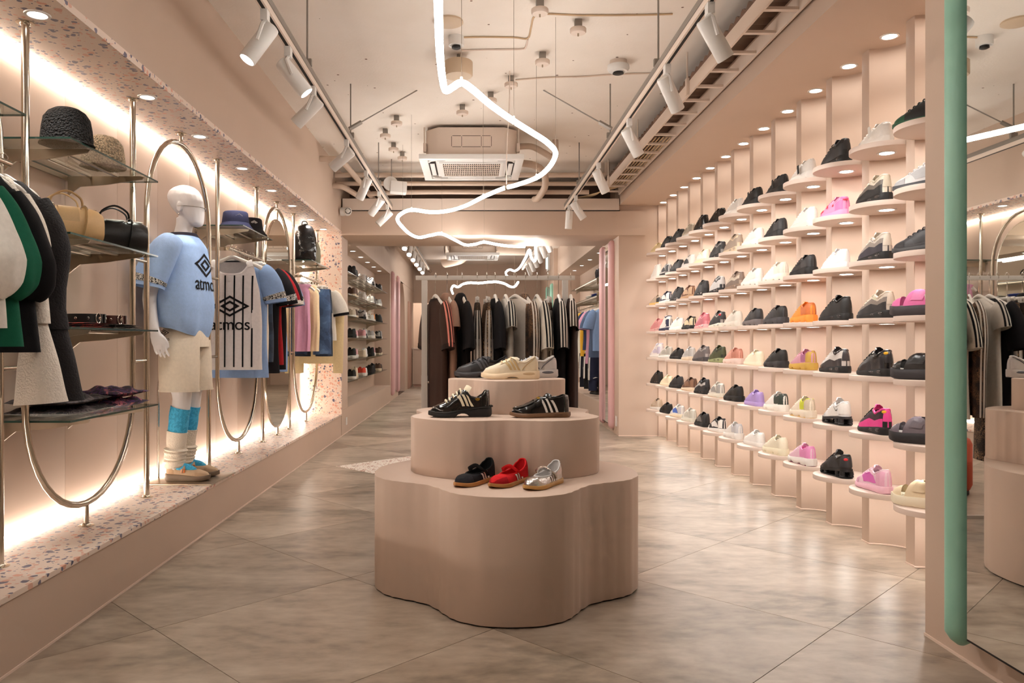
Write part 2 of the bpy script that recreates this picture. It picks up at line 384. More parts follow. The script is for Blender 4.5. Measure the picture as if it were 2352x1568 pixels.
# ---- right: mirror wall near the camera, scalloped shoe wall, soffit
struct('wall_right_front', box(X_RW, 2.6, Y_NEAR, 2.909, 0, Z_CEIL), PINK)
struct('baseboard_right', box(X_RW - .005, X_RW, Y_NEAR, 2.909, 0, .010), CAULK)
RIB0, RIBW, PITCH, RR = 3.775, .078, .4362, .1791
wr = struct('wall_right', box(2.40, 2.6, 2.909, 9.05, 0, Z_CEIL), PINK)
ribm = box(X_FIN, 2.40, 0, RIBW, 0, Z_BULK, .001)
arc = [(X_FIN + RR * sin(pi * i / 20), -RR * cos(pi * i / 20)) for i in range(21)]
panm = mk(*prismv([(2.398, -RR)] + arc + [(2.398, RR)], 0, Z_BULK), angle=30)
capm = mk(*merge(*[tubev([Vector((x - .003, y, .004)) for x, y in arc], .005, 6)]))
for k in range(-2, 13):
    struct('rib', ribm, PINK, wr, (0, RIB0 + PITCH * k, 0))
    struct('caulk_line', box(X_FIN - .004, X_FIN, 0, RIBW, 0, .009), CAULK, wr, (0, RIB0 + PITCH * k, 0))
    if k < 12:
        yc = RIB0 + RIBW + RR + PITCH * k
        struct('concave_panel', panm, PINK, wr, (0, yc, 0)); struct('caulk_line', capm, CAULK, wr, (0, yc, 0))
bk = struct('ceiling_bulkhead', box(X_RW, 2.41, 2.909, 9.05, Z_BULK, 2.93), PINK)
# ---- back of the front room: pier at the right, beam with white band, dark void above
wb = struct('wall_back', box(X_RW, 2.6, 9.05, 9.28, 0, Z_BULK), PINK)
struct('baseboard_back', box(X_RW - .004, X_FIN, 9.044, 9.05, 0, .010), CAULK)
struct('socket_plate', box(X_RW - .008, X_RW, 9.16, 9.24, .10, .22, .003), WHITE, wb)
bm_ = struct('wall_beam', box(X_PL, X_RW + .3, Y_END, 10.03, 2.34, 2.62), PINK)
struct('beam_band', box(X_PL + .02, X_RW - .01, Y_END - .025, 9.4, 2.627, 2.76), WHITEP, bm_)
struct('beam_gap', box(X_PL + .02, X_RW, Y_END - .015, 9.3, 2.618, 2.628), DARK, bm_)
struct('wall_void', box(-1.6, 2.4, 9.62, 10.03, 2.62, Z_CEIL), mat('shade_darkened_wall', (128, 108, 96), .85, noise=.15, nscale=3))  # back wall over the beam, its shade put into a darker colour
# left pier and socket at the far end of the plinth
wl2 = struct('wall_left_pier', box(-2.2, X_PL - .006, 9.03, 9.5, 0, Z_SOF + .03), PINK)
struct('wall_left_pier_base', box(X_PL - .05, X_PL, Y_END + .03, 14.3, 0, .30), PINK)
struct('socket_plate', box(X_PL, X_PL + .007, 9.32, 9.40, .10, .19, .003), WHITE, wl2)

# ================================================================ far room
sh = struct('wall_left_niche', box(-2.2, -1.83, 9.5, 14.3, 0, Z_SOF), PINK)
struct('niche_sill', box(-1.83, X_PL - .05, 9.5, 14.3, 0, .30), PINK, sh)
struct('niche_soffit', box(-2.2, X_PL - .002, 9.5, 14.3, Z_SOF, Z_SOF + .03), PINK, sh)
struct('wall_left_far', box(-2.2, X_PL - .004, 14.3, 15.75, 0, Z_SOF + .04), PINK)
a = struct('wall_left_arch', box(-2.2, -1.95, 15.75, 17.7, 0, Z_SOF + .04), mat('dusky_pink_paint', (190, 150, 132), .6))
# arched opening: flat frame with an arch cut
yo0, yo1, zs = 15.85, 17.35, 1.66; rad = (yo1 - yo0) / 2
pts = [(15.75, 0), (yo0, 0)] + [(yo0 + rad - rad * cos(pi * i / 16), zs + rad * sin(pi * i / 16)) for i in range(17)] + [(yo1, 0), (17.7, 0), (17.7, 2.394), (15.75, 2.394)]
V, Fc = prismv(pts, 0, .12)
struct('arch_frame', mk([(X_PL - .004 - z, yy, zz) for yy, zz, z in V], Fc, angle=30), PINK, a)
struct('wall_left_door', box(-2.2, X_PL - .004, 17.7, Y_FAR, 0, Z_SOF + .04), PINK)
struct('door_1', box(X_PL - .004, X_PL + .02, 18.1, 19.0, 0, 2.05, .004), mat('dusky_pink_paint', (190, 150, 132)))
wf = struct('wall_far', box(-.9, 2.6, Y_FAR, Y_FAR + .15, 0, Z_CEIL), PINK)
struct('wall_far_lintel', box(-1.7, -.9, Y_FAR, Y_FAR + .15, 2.10, Z_CEIL), PINK)
struct('wall_far_room', box(-2.2, 2.6, Y_FAR + 2.3, Y_FAR + 2.42, 0, Z_CEIL), PINK)
struct('wall_far_side', box(-2.3, -2.15, Y_FAR, Y_FAR + 2.4, 0, Z_CEIL), PINK)
struct('wall_right_far', box(X_RW, 2.6, 9.28, 10.2, 0, Z_CEIL), PINK)
wn = struct('wall_right_niche', box(2.25, 2.6, 10.2, 16.4, 0, Z_CEIL), PINK)
struct('niche_plinth', box(1.78, 2.25, 10.2, 16.4, 0, .25), PINK, wn)
struct('niche_soffit', box(1.78, 2.25, 10.2, 16.4, 2.5, Z_CEIL), PINK, wn)
struct('wall_right_end', box(X_RW, 2.6, 16.4, Y_FAR, 0, Z_CEIL), PINK)
struct('wall_front', box(-2.4, 2.6, Y_NEAR - .15, Y_NEAR, 0, Z_CEIL), PINK)
struct('wall_left_outer', box(-2.45, -2.2, Y_NEAR, Y_FAR, 0, Z_CEIL), PINK)

# ================================================================ lights of the display wall
def led(y0, y1, x, z, label, vert=False):
    me = box(x, x + .018, y0, y1, z, z + .012) if not vert else box(x, x + .016, y0 - .016, y0, z, y1)
    tag(obj('led_strip', me, emit('led_light', (1, .90, .78), E_LED)), label, 'light strip', 'linear lights of the left display wall')
led(Y_NEAR, Y_END - .02, X_LB + .002, Z_PL + .002, 'long warm white light strip along the foot of the left display wall')
led(Y_NEAR, Y_END - .02, X_LB + .002, Z_SOF - .016, 'long warm white light strip under the terrazzo soffit at left')
led(Y_END - .004, Z_SOF - .03, X_LB + .004, Z_PL + .02, 'upright warm white light strip in the corner of the terrazzo end wall', True)

disc = mk([(.034 * cos(2 * pi * i / 14), .034 * sin(2 * pi * i / 14), 0) for i in range(14)], [tuple(range(14))], smooth=False); ringm = lathe([(.034, .001), (.036, -.003), (.046, -.003), (.048, .002)], 24, cap=False)
def downlight(loc, label, group, e=None, power=None, ang=75, s=1.0):
    t = thing('downlight', label, 'downlight', loc, 0, group); t.scale = (s, s, s)
    obj('bezel', ringm, WHITE, t); obj('lamp', disc, e or emit('downlight_lamp', (1, .96, .91), E_DOWN), t, (0, 0, -.0005))
    if power:
        spot('downlight_beam', Vector(loc) + Vector((0, 0, -.012)), Vector(loc) + Vector((0, 0, -1)), power, ang, 1.0)
ys = [2.09, 2.97, 3.97, 4.73, 5.60, 6.42, 7.14, 7.95, 8.62]
for i, yy in enumerate(ys):
    downlight((-1.672, yy, Z_SOF - .001), 'round downlight in the terrazzo soffit, %s from the near end' % ORD[i], 'downlights in the terrazzo soffit', power=W_DOWN)
for j in range(-1, 12):
    yc = RIB0 + RIBW + RR + PITCH * j
    downlight((X_FIN + .015, yc, Z_BULK - .001), 'round downlight above the shoe wall, %s column from the back' % ORD[11 - j], 'downlights above the shoe wall', emit('soffit_lamp', (1, .95, .87), E_SOF), W_DOWN * .6, 72)

# ================================================================ round shelves of the shoe wall
ROWZ = [.333 + .296 * k for k in range(7)]        # top of each shelf, bottom row first
shelfm = prism([(RR * .995 * cos(2 * pi * i / 48), RR * .995 * sin(2 * pi * i / 48)) for i in range(48)], -.026, 0, .0015)
ROWN = ['bottom', 'sixth', 'fifth', 'fourth', 'third', 'second', 'top']
for j in range(-1, 12):
    yc = RIB0 + RIBW + RR + PITCH * j
    for k in range(7):
        t = thing('display_shelf', 'round pink shelf of the shoe wall, %s row, %s column from the back' % (ROWN[k], ORD[11 - j]), 'shelf', (X_FIN, yc, ROWZ[k]), 0, 'round shelves of the shoe wall')
        obj('shelf_board', shelfm, PINKS, t)
        if k > 2:
            obj('shelf_lamp', disc, emit('shelf_lamp_light', (1, .95, .89), E_SHELF), t, (.0, 0, -.0268)); obj('lamp_bezel', ringm, WHITE, t, (0, 0, -.0262))
        else: obj('shelf_lamp', disc, emit('shelf_lamp_light', (1, .95, .89), E_SHELF), t, (.0, 0, -.0268))
# ================================================================ neon tube, wires
ZN = 2.25
npx = [(1005, -260), (1006, -60), (1008, 60), (1011, 130), (1017, 185), (1024, 208), (1040, 200), (1060, 190), (1085, 205), (1130, 243), (1180, 278), (1220, 303), (1258, 328), (1276, 352), (1262, 383), (1232, 408),
       (1185, 425), (1155, 433), (1110, 452), (1070, 472), (1030, 484), (990, 487), (945, 482), (920, 492), (913, 505), (925, 522), (943, 538), (963, 545), (990, 540), (1015, 537), (1045, 551), (1068, 562), (1090, 561), (1112, 556), (1140, 561), (1170, 565), (1206, 566)]
neonpts = [Vector((-.12, 1.3, ZN))] + [PZ(x, y, ZN) for x, y in npx]
NEON = emit('neon_light', (1, .96, .90), E_NEON)
neon = thing('neon_tube', 'long wavy glowing white tube light snaking under the ceiling', 'tube light', (0, 0, ZN))
def local(pts, o): return [p - Vector(o) for p in pts]
path = catmull(neonpts, 9)
obj('tube', tube(local(path, (0, 0, ZN)), .0155, 8), NEON, neon)
neon2 = thing('neon_tube', 'wavy glowing white tube light curling on in the far room', 'tube light', (0, 0, ZN))
n2 = [PZ(x, y, ZN) for x, y in [(1230, 566), (1231, 590), (1227, 600), (1220, 590), (1216, 574), (1207, 592), (1194, 614), (1182, 622), (1171, 619), (1162, 625), (1164, 633), (1175, 637), (1191, 636)]]
obj('tube', tube(local(catmull(n2, 6), (0, 0, ZN)), .016, 10), NEON, neon2)
neon3 = thing('neon_tube', 'wavy glowing white tube light seen behind the clothes rack', 'tube light', (0, 0, ZN))
n3 = [PZ(x, y, ZN) for x, y in [(1040, 674), (1037, 664), (1042, 656), (1050, 659), (1056, 657), (1064, 652), (1080, 649), (1100, 650), (1120, 648), (1140, 647), (1158, 651), (1172, 658), (1182, 658), (1190, 648)]]
obj('tube', tube(local(catmull(n3, 6), (0, 0, ZN)), .022, 8), NEON, neon3)
for q in (n3[3], n3[8], n3[12]): obj('wire', cyl(q - Vector((0, 0, ZN)), Vector((q.x, q.y, Z_CEIL - ZN)), .002, 5), mat('thin_wire', (150, 132, 118), .5), neon3)
CLIPM = mat('clear_clip', (235, 228, 220), .3)
k = 0
for i in (0, 8, 11, 14, 16, 19, 23, 26, 30, 34):
    p = path[i * 9] - Vector((0, 0, ZN)); obj('wire', cyl(p + Vector((0, 0, .012)), p + Vector((0, 0, Z_CEIL - ZN)), .0012, 5), mat('thin_wire', (150, 132, 118), .5), neon)
    obj('clip', tube([p + Vector((0, 0, -.019)), p + Vector((0, 0, .026))], .006, 6), CLIPM, neon)
# power cable feeding the joint in front of the air conditioner
p = PZ(1163, 430, ZN) - Vector((0, 0, ZN))
obj('feed_cable', tube(catmull([p + Vector((0, 0, .02)), p + Vector((.004, 0, .3)), p + Vector((.02, -.05, .6)), p + Vector((.02, -.1, Z_CEIL - ZN))], 5), .004, 6), WHITEP, neon)
obj('joint_band', cyl(p + Vector((-.012, 0, 0)), p + Vector((.012, 0, .002)), .019, 10), BRUSH, neon)

# ---- small ceiling fittings: wire anchors, detectors
def anchor(px, py, label):
    q = P(px, py, (Z_CEIL - CH) * F / (CY - py)); q.z = Z_CEIL
    t = thing('wire_anchor', label, 'ceiling fitting', q, 0, 'wire anchors on the ceiling')
    obj('block', box(-.022, .022, -.022, .022, -.055, 0, .002), ZINC, t); obj('cup', lathe([(0, -.083), (.045, -.082), (.05, -.075), (.05, -.055), (.047, -.052), (0, -.052)], 18), WHITEP, t)
    obj('grip', cyl((0, 0, -.1), (0, 0, -.082), .005, 6), BRUSH, t)
for i, (x, y, l) in enumerate([(1240, 0, 'at the top edge of the picture'), (1328, 46, 'right of the long cable run'), (1246, 121, 'right of the neon bend'), (1174, 175, 'near the middle of the ceiling'), (1127, 212, 'just above the neon slope'),
                           (1062, 241, 'just in front of the air conditioner'), (911, 266, 'nearest of the four left of the air conditioner'), (885, 296, 'leftmost of the four left of the air conditioner'), (904, 328, 'third of the four left of the air conditioner'), (924, 349, 'farthest of the four left of the air conditioner')]):
    anchor(x, y, 'small white cup fitting with grey block ' + l)
def ceilp(px, py): 
    q = P(px, py, (Z_CEIL - CH) * F / (CY - py)); q.z = Z_CEIL; return q
t = thing('smoke_detector', 'white ribbed smoke detector near the right light track', 'detector', ceilp(1420, 140))
obj('base', lathe([(0, 0), (.06, 0), (.06, -.03), (0, -.03)], 20), WHITEP, t); obj('body', lathe([(0, -.03), (.075, -.032), (.078, -.055), (.065, -.075), (.04, -.08), (0, -.08)], 24), WHITE, t)
obj('sensor_ring', lathe([(.035, -.079), (.04, -.09), (.03, -.094), (0, -.094)], 16, cap=False), BLACK, t)
t = thing('smoke_detector', 'flat round beige detector plate beside the neon tube', 'detector', ceilp(1030, 48))
obj('base', lathe([(0, 0), (.09, 0), (.092, -.012), (.08, -.018), (0, -.02)], 24), mat('beige_plastic', (214, 190, 162), .5), t)
t = thing('smoke_detector', 'small white detector with dark sensor on drooping cables', 'detector', ceilp(1048, 84))
obj('base', lathe([(0, 0), (.05, 0), (.05, -.06), (0, -.06)], 18), WHITE, t); obj('sensor_ring', lathe([(.028, -.06), (.03, -.075), (.02, -.08), (0, -.08)], 16), BLACK, t)
t = thing('ceiling_speaker', 'beige drum shaped ceiling speaker above the neon bend', 'speaker', ceilp(1053, 125))
obj('stem', cyl((0, 0, 0), (0, 0, -.05), .012, 8), ZINC, t); obj('drum', lathe([(0, -.05), (.092, -.05), (.098, -.056), (.098, -.145), (.092, -.152), (0, -.155)], 28), mat('beige_plastic', (214, 190, 162)), t)
# cables stapled to the ceiling
def ccable(pts, label, col, r=.006):
    tag(obj('ceiling_cable', tube(catmull([ceilp(x, y) + Vector((0, 0, -r)) for x, y in pts], 4), r, 6), mat('cable_%d' % col[0], col, .6)), label, 'cable')
ccable([(1055, 84), (1110, 83), (1180, 84), (1212, 86), (1220, 60), (1228, 35), (1260, 30), (1340, 33), (1480, 32), (1545, 30)], 'beige cable run across the ceiling with two right angle bends', (206, 176, 140))
ccable([(1060, 114), (1120, 112), (1195, 111), (1208, 105), (1212, 88)], 'white cable stapled to the ceiling behind the beige one', (226, 206, 192))
ccable([(1184, 182), (1260, 176), (1340, 174), (1410, 169), (1500, 166)], 'pale cable leading over the ceiling to the smoke detector', (220, 198, 180))

# ================================================================ lighting tracks and spot lamps
def track(x, y0, y1, label, side):
    t = thing('lighting_track', label, 'light track', (x, y0, 2.62), 0, 'lighting tracks'); L = y1 - y0
    obj('rail', box(-.018, .018, 0, L, -.02, .012, .002), WHITEP, t); obj('slot', box(-.008, .008, 0, L, -.0206, -.02), DARK, t)
    obj('carrier', box(-.022, .022, 0, L, .0125, .045, .002), ZINC, t)
    for i, yy in enumerate((.35, 2.3, 3.85, 5.6)):
        if yy > L: continue
        r = empty('suspension_rod', (0, yy, 0)); r.parent = t
        obj('rod', cyl((0, 0, .045), (0, 0, Z_CEIL - 2.62), .0055, 8), ZINC, r)
        obj('clamp', box(-.026, .026, -.012, .012, .0455, .085, .002), ZINC, r)
        if i in (0, 2):
            d = Vector((-side * .5, .15, Z_CEIL - 2.62 - .12)); s = Vector((0, 0, .12))
            obj('brace', cyl(s + d * .12, s + d, .005, 6), ZINC, r); obj('brace_bracket', tube([s - d * .02, s + d * .16], .016, 4), ZINC, r)
track(-.945, 2.1, 8.8, 'white lighting track hung from steel rods on the left', -1)
track(1.048, 2.1, 8.8, 'white lighting track hung from steel rods on the right', 1)
bodyv = lathe([(0, .10), (.030, .10), (.037, .096), (.039, .085), (.039, -.098), (.037, -.101), (.034, -.101)], 24, cap=False)
lensm = lathe([(0, -.085), (.034, -.085)], 20, cap=False); trimm = lathe([(.034, -.101), (.034, -.085)], 20, cap=False)
LAMPON = emit('spot_lamp_on', (1, .95, .92), 40); LAMPOFF = mat('spot_lens_off', (150, 135, 122), .2)
def spotlamp(x, y, d, lit, label, group, power=0, target=None, zt=2.60, ang=38):
    t = thing('spot_lamp', label, 'spotlight', (x, y, zt), 0, group); d = Vector(d).normalized()
    obj('adapter', box(-.016, .016, -.025, .025, -.05, 0, .003), WHITE, t)
    h = Vector((0, 0, -.115)) + d * .045
    side = Vector((0, -1, 0)) if abs(d.y) < .8 else Vector((1, 0, 0))
    obj('yoke', tube([Vector((0, -.0, -.045)), Vector((0, 0, -.06)) + side * .02, Vector((0, 0, -.075)) + side * .045, h + side * .046], (.009), 6), WHITE, t)
    b = empty('head', h); b.parent = t; b.rotation_euler = (-d).to_track_quat('Z', 'Y').to_euler()
    obj('housing', bodyv, WHITE, b); obj('lens', lensm, LAMPON if lit else LAMPOFF, b); obj('rim', trimm, WHITE, b)
    if power:
        s = Vector((x, y, zt)) + h + d * .10
        spot('spot_beam', s, s + d if target is None else target, power, ang, .7, (1, .95, .9), .035)
GL = 'spot lamps on the left track'; GR = 'spot lamps on the right track'
spotlamp(-.945, 3.51, (-.5, -.25, -.85), True, 'lit white cylinder spotlight nearest the camera on the left track', GL, W_SPOT, (-1.8, 2.9, 1.0))
spotlamp(-.945, 3.95, (.62, .1, -.78), True, 'lit white cylinder spotlight turned towards the podium', GL, W_SPOT * 2.2, (.55, 3.5, .5), ang=50)
spotlamp(-.945, 4.56, (-.72, .1, -.68), False, 'white cylinder spotlight third along the left track, aimed at the wall', GL, W_SPOT, (-1.85, 4.8, 1.2))
spotlamp(-.945, 5.76, (-.78, .2, -.6), False, 'white cylinder spotlight fourth along the left track', GL, W_SPOT, (-1.8, 5.9, 1.1))
spotlamp(-.945, 6.80, (-.45, .3, -.85), False, 'white cylinder spotlight fifth along the left track', GL, W_SPOT, (-1.7, 6.7, .9))
spotlamp(-.945, 7.74, (-.6, .3, -.7), False, 'white cylinder spotlight sixth along the left track', GL, W_SPOT, (-1.8, 8.0, 1.1))
spotlamp(-.945, 8.48, (-.7, -.1, -.7), False, 'white cylinder spotlight at the far end of the left track', GL)
spotlamp(1.048, 3.44, (.55, .2, -.8), True, 'lit white cylinder spotlight nearest the camera on the right track', GR, W_WALL, (2.0, 3.9, 1.2), ang=84)
spotlamp(1.048, 4.2, (.5, .35, -.8), False, 'white cylinder spotlight second along the right track', GR, W_WALL, (2.1, 4.9, 1.2), ang=84)
spotlamp(1.048, 5.22, (.5, .3, -.8), False, 'white cylinder spotlight third along the right track', GR, W_WALL, (2.1, 5.9, 1.2), ang=84)
spotlamp(1.048, 6.5, (.45, .3, -.82), False, 'white cylinder spotlight fourth along the right track', GR, W_WALL, (2.1, 7.2, 1.2), ang=84)
spotlamp(1.048, 7.95, (.55, .1, -.8), False, 'white cylinder spotlight fifth along the right track above the beam band', GR, W_WALL, (2.1, 8.4, 1.2), ang=84)
spotlamp(1.048, 8.5, (-.05, .1, -1), False, 'white cylinder spotlight pointing straight down at the right track end', GR)
# reflected and nearer part of the shop: unseen lamps above the view, the left one lighting the podium front
spotlamp(-.945, 2.35, (.5, .3, -.8), False, 'white cylinder spotlight above the frame on the left track', GL, W_SPOT, (.15, 3.3, .5), ang=46)
spotlamp(1.048, 2.35, (-.5, .25, -.8), False, 'white cylinder spotlight above the frame on the right track', GR)

# ================================================================ cable tray on the right
t = thing('cable_tray', 'white ladder cable tray running above the shoe wall bulkhead', 'cable tray', (0, 2.0, 0)); L = 6.9
obj('side_rail', box(1.47, 1.485, 0, L, 2.79, 2.88, .002), WHITEP, t); obj('side_rail', box(1.66, 1.675, 0, L, 2.79, 2.88, .002), WHITEP, t)
rung = box(1.485, 1.66, 0, .03, 2.795, 2.81)
for i in range(23): obj('rung', rung, WHITEP, t, (0, .15 + i * .3, 0))
for yy in (1.7, 3.3, 4.9, 6.4):
    obj('hanger', box(1.45, 1.47, yy - .018, yy + .018, 2.785, 2.9, .003), WHITEP, t); obj('hanger_rod', cyl((1.46, yy, 2.88), (1.46, yy, Z_CEIL), .006, 6), WHITEP, t)
MESH = mat('corrugated_backing', (150, 126, 112), .7)
V, Fc = gridv(lambda u, v: Vector((1.50 + v * .95, u * L, 2.945 + .012 * sin(u * L / .05 * pi))), 400, 1)
obj('corrugated_sheet', mk(V, Fc, weld=0), MESH, t)
for i in range(6):
    x0 = 1.50 + .03 * i
    tag(obj('loose_cable', tube(catmull([Vector((x0, 6.5, 2.815)), Vector((x0, 8.2, 2.82)), Vector((x0 - .03, 8.62, 2.83)), Vector((x0 - .10 - .06 * i, 9.0 + .02 * i, 2.80)), Vector((x0 - .35 - .08 * i, 9.35, 2.78 + .004 * i))], 6), .006, 6), mat('cable_206', (206, 176, 140), .6)),
        'grey white cable, %s of the bundle spilling from the tray end' % ORD[i], 'cable', 'cables at the tray end')

# ================================================================ pipes near the beam
def pipe(pts, r, label):
    tag(obj('pipe', tube(catmull(pts, 6), r, 12), PIPE), label, 'pipe', 'painted pipes above the beam')
pipe([(-1.53, 8.55, 2.94), (-1.1, 8.55, 2.94), (0, 8.55, 2.94), (1.3, 8.55, 2.94), (1.44, 8.55, 2.94), (1.47, 8.55, 2.98), (1.47, 8.55, Z_CEIL)], .028, 'upper painted pipe crossing the shop before the beam')
pipe([(-1.53, 8.62, 2.86), (-1.1, 8.62, 2.86), (0, 8.62, 2.86), (1.28, 8.62, 2.86), (1.37, 8.62, 2.88), (1.39, 8.62, 2.92), (1.39, 8.62, Z_CEIL)], .024, 'middle painted pipe crossing the shop before the beam')
pipe([(-1.2, 8.75, 2.77), (-.6, 8.75, 2.79), (.6, 8.75, 2.79), (1.3, 8.75, 2.79)], .026, 'lowest painted pipe crossing the shop before the beam')
pipe([(-1.537, 7.75, 2.93), (-1.45, 7.75, 2.93), (-1.36, 7.76, 2.92), (-1.30, 8.0, 2.90), (-1.16, 9.3, 2.76)], .03, 'painted pipe leaving the left fascia and bending back above the beam')
pipe([(-1.537, 8.45, 2.80), (-1.50, 8.45, 2.80), (-1.43, 8.46, 2.79), (-1.38, 8.6, 2.78), (-1.22, 9.3, 2.75)], .03, 'lower painted pipe leaving the left fascia and bending back')

# ================================================================ ceiling air conditioners
def aircon(loc, label, s=1.0):
    t = thing('air_conditioner', label, 'air conditioner', loc); t.scale = (s, s, 1); h = .42
    oct_ = [(-h, -h + .12), (-h + .12, -h), (h - .12, -h), (h, -h + .12), (h, h - .12), (h - .12, h), (-h + .12, h), (-h, h - .12)]
    cs = obj('casing', prism(oct_, .05, .30, .003), WHITEP, t)
    lm = mat('vent_slit_dark', (84, 66, 54), .7)
    for a0, a1 in ((-.18, -.09), (-.09, .09), (.09, .18)):      # knock-out slots on the front of the casing
        for z in (.12, .22): obj('slit', box(a0 + .006, a1 - .006, -h - .0012, -h + .01, z, z + .004), lm, cs)
    for a0 in (-.18, -.09, .09, .18): obj('slit', box(a0 - .002, a0 + .002, -h - .0012, -h + .01, .127, .217), lm, cs)
    # panel: a square plate, louvre slots on four sides, grille of slats in the middle
    q = .475; g = .27; pn = empty('panel', (0, 0, 0)); pn.parent = t
    for nm, (x0, x1, y0, y1) in (('panel_edge', (-q, q, -q, -.40)), ('panel_edge', (-q, q, .40, q)), ('panel_edge', (-q, -.40, -.40, .40)), ('panel_edge', (.40, q, -.40, .40))):
        obj(nm, box(x0, x1, y0, y1, .0, .045, .006), WHITE, pn)
    obj('inner_frame', mk(*prismv([(-.33, -.33), (.33, -.33), (.33, .33), (-.33, .33)], .012, .045), smooth=False), WHITE, pn)
    obj('grille_back', box(-g, g, -g, g, .0105, .0118), DARK, pn)
    for i in range(4):
        a = i * pi / 2; lv = box(-.24, .24, -.388, -.345, .004, .012, .003); o = obj('louvre', lv, WHITE, pn); o.rotation_euler = (.0, 0, a)
        sl = obj('outlet', box(-.30, .30, -.40, -.335, .02, .03), mat('outlet_dark', (60, 48, 42), .8), pn); sl.rotation_euler = (0, 0, a)
        cr = tube([Vector((.40 - .085 + .075 * cos(u * pi / 2 / 6), .40 - .085 + .075 * sin(u * pi / 2 / 6), .01)) for u in range(7)], .012, 6); o = obj('corner_bow', cr, WHITE, pn); o.rotation_euler = (0, 0, a)
    sv = box(-g, g, -.004, .004, .003, .0105); sv2 = box(-.004, .004, -g, g, .003, .0105)
    for i in range(7): obj('grille_bar', sv, WHITEP, pn, (0, -g + (i + .0) * 2 * g / 6, 0))
    for i in range(31): obj('grille_slat', sv2, WHITEP, pn, (-g + i * 2 * g / 30, 0, 0))
    obj('grille_trim', mk(*merge(boxv(-g - .03, -g, -g - .03, g + .03, .0, .012), boxv(g, g + .03, -g - .03, g + .03, .0, .012), boxv(-g, g, -g - .03, -g, .0, .012), boxv(-g, g, g, g + .03, .0, .012)), smooth=False), WHITE, pn)
    for sx, sy in ((-1, -1), (1, -1), (1, 1), (-1, 1)):
        b = obj('mounting_bracket', box(sx * .43 - .015, sx * .43 + .015, sy * .30 - .03, sy * .30 + .03, .10, .18, .003), WHITEP, t)
        obj('suspension_rod', cyl((sx * .435, sy * .30, .1), (sx * .435, sy * .30, Z_CEIL - loc[2]), .007, 8), WHITEP, t)
    return t
AC = (-.02, 7.46, 2.75)
aircon(AC, 'white ceiling cassette air conditioner with square grille in the front room')
pipe2 = tag(obj('refrigerant_pipe', tube(catmull([(.405, 7.4, 2.96), (.55, 7.42, 2.97), (.68, 7.5, 2.93), (.76, 7.55, 2.90), (.80, 7.6, 2.96), (.80, 7.6, Z_CEIL)], 6), .03, 10), PIPE), 'insulated white pipe leaving the right side of the air conditioner', 'pipe')
tag(obj('drain_pipe', tube(catmull([(.405, 7.7, 2.88), (.6, 7.8, 2.88), (.72, 8.0, 2.85), (.76, 8.25, 2.76), (.72, 8.6, 2.70), (.70, 8.9, 2.74)], 6), .036, 10), PIPE), 'white drain pipe curving back from the air conditioner', 'pipe')

# ================================================================ speaker and camera by the beam
t = thing('wall_speaker', 'white box loudspeaker hanging left of the air conditioner', 'speaker', P(912, 428, 8.4))
obj('mount_disc', lathe([(0, -.01), (.075, -.01), (.08, 0), (.075, .02), (0, .02)], 20), WHITE, t, (-.07, 0, .03), (pi / 2, 0, 0)); obj('cabinet', box(-.075, .105, -.07, .09, -.075, .05, .02), WHITE, t, (0, 0, 0), (0, .06, .15)); obj('rod', cyl((-.06, 0, .09), (-.06, 0, Z_CEIL - t.location.z), .006, 6), ZINC, t)
t = thing('security_camera', 'small white dome camera on the left fascia by the beam', 'camera', P(782, 486, 8.85))
obj('mount', lathe([(0, 0), (.045, 0), (.05, .02), (.042, .06), (0, .07)], 20), WHITE, t, (0, 0, 0), (0, pi / 2, 0)); obj('ball', lathe([(0, -.05), (.02, -.047), (.038, -.033), (.05, 0), (.038, .033), (.02, .047), (0, .05)], 20), WHITE, t, (.085, -.02, 0))
obj('lens', lathe([(0, -.012), (.022, -.010), (.034, 0)], 16), mat('dark_lens', (14, 14, 24), .1), t, (.095, -.058, -.002), (-pi / 2 * -1, 0, .25))

# ================================================================ far room ceiling
aircon((-.02, 14.2, 2.64), 'white ceiling cassette air conditioner in the far room')
tag(obj('duct', tube(catmull([(-.6, 16.2, 2.78), (-.3, 15.9, 2.82), (-.1, 15.4, 2.92), (.2, 15.35, 2.94), (1.2, 15.35, 2.94)], 6), .13, 14), PIPE), 'thick white ventilation duct behind the far air conditioner', 'duct')
tag(obj('duct', box(-1.0, -.53, 11.0, 15.2, 2.72, Z_CEIL, .01), WHITEP), 'square white ceiling duct box left of the far air conditioner', 'duct')
FT = 'spot lamps of the far room'
for s, (x, lab) in enumerate(((-.95, 'left'), (1.02, 'right'))):
    t = thing('lighting_track', 'white lighting track on the %s of the far room' % lab, 'light track', (x, 10.2, 2.62), 0, 'lighting tracks')
    obj('rail', box(-.018, .018, 0, 6.0, -.02, .012, .002), WHITEP, t); obj('carrier', box(-.022, .022, 0, 6, .0125, .045), ZINC, t)
    for yy in (1, 3, 5): obj('suspension_rod', cyl((0, yy, .045), (0, yy, Z_CEIL - 2.62), .006, 6), ZINC, t)
    for i in range(6):
        spotlamp(x, 10.8 + i * .75, (.35 * (1 if s else -.1), -.75 if s == 0 else .4, -.7), s == 0, 'white spotlight on the far %s track, %s from the beam' % (lab, ORD[i]), FT, W_SPOT * .9 if i in (1, 4) else 0, (-1.2 if s == 0 else 1.9, 10.9 + i * 1.0, .8), ang=70)
for i, (x, z) in enumerate(((-1.3, 2.78), (-1.15, 2.9), (-1.42, 2.92))):
    tag(obj('pipe', tube([(x, 10.02, z), (x + .05, Y_FAR, z)], .035, 10), PIPE), ['lower', 'middle', 'upper'][i] + ' painted pipe running back along the far left ceiling', 'pipe', 'painted pipes of the far room')
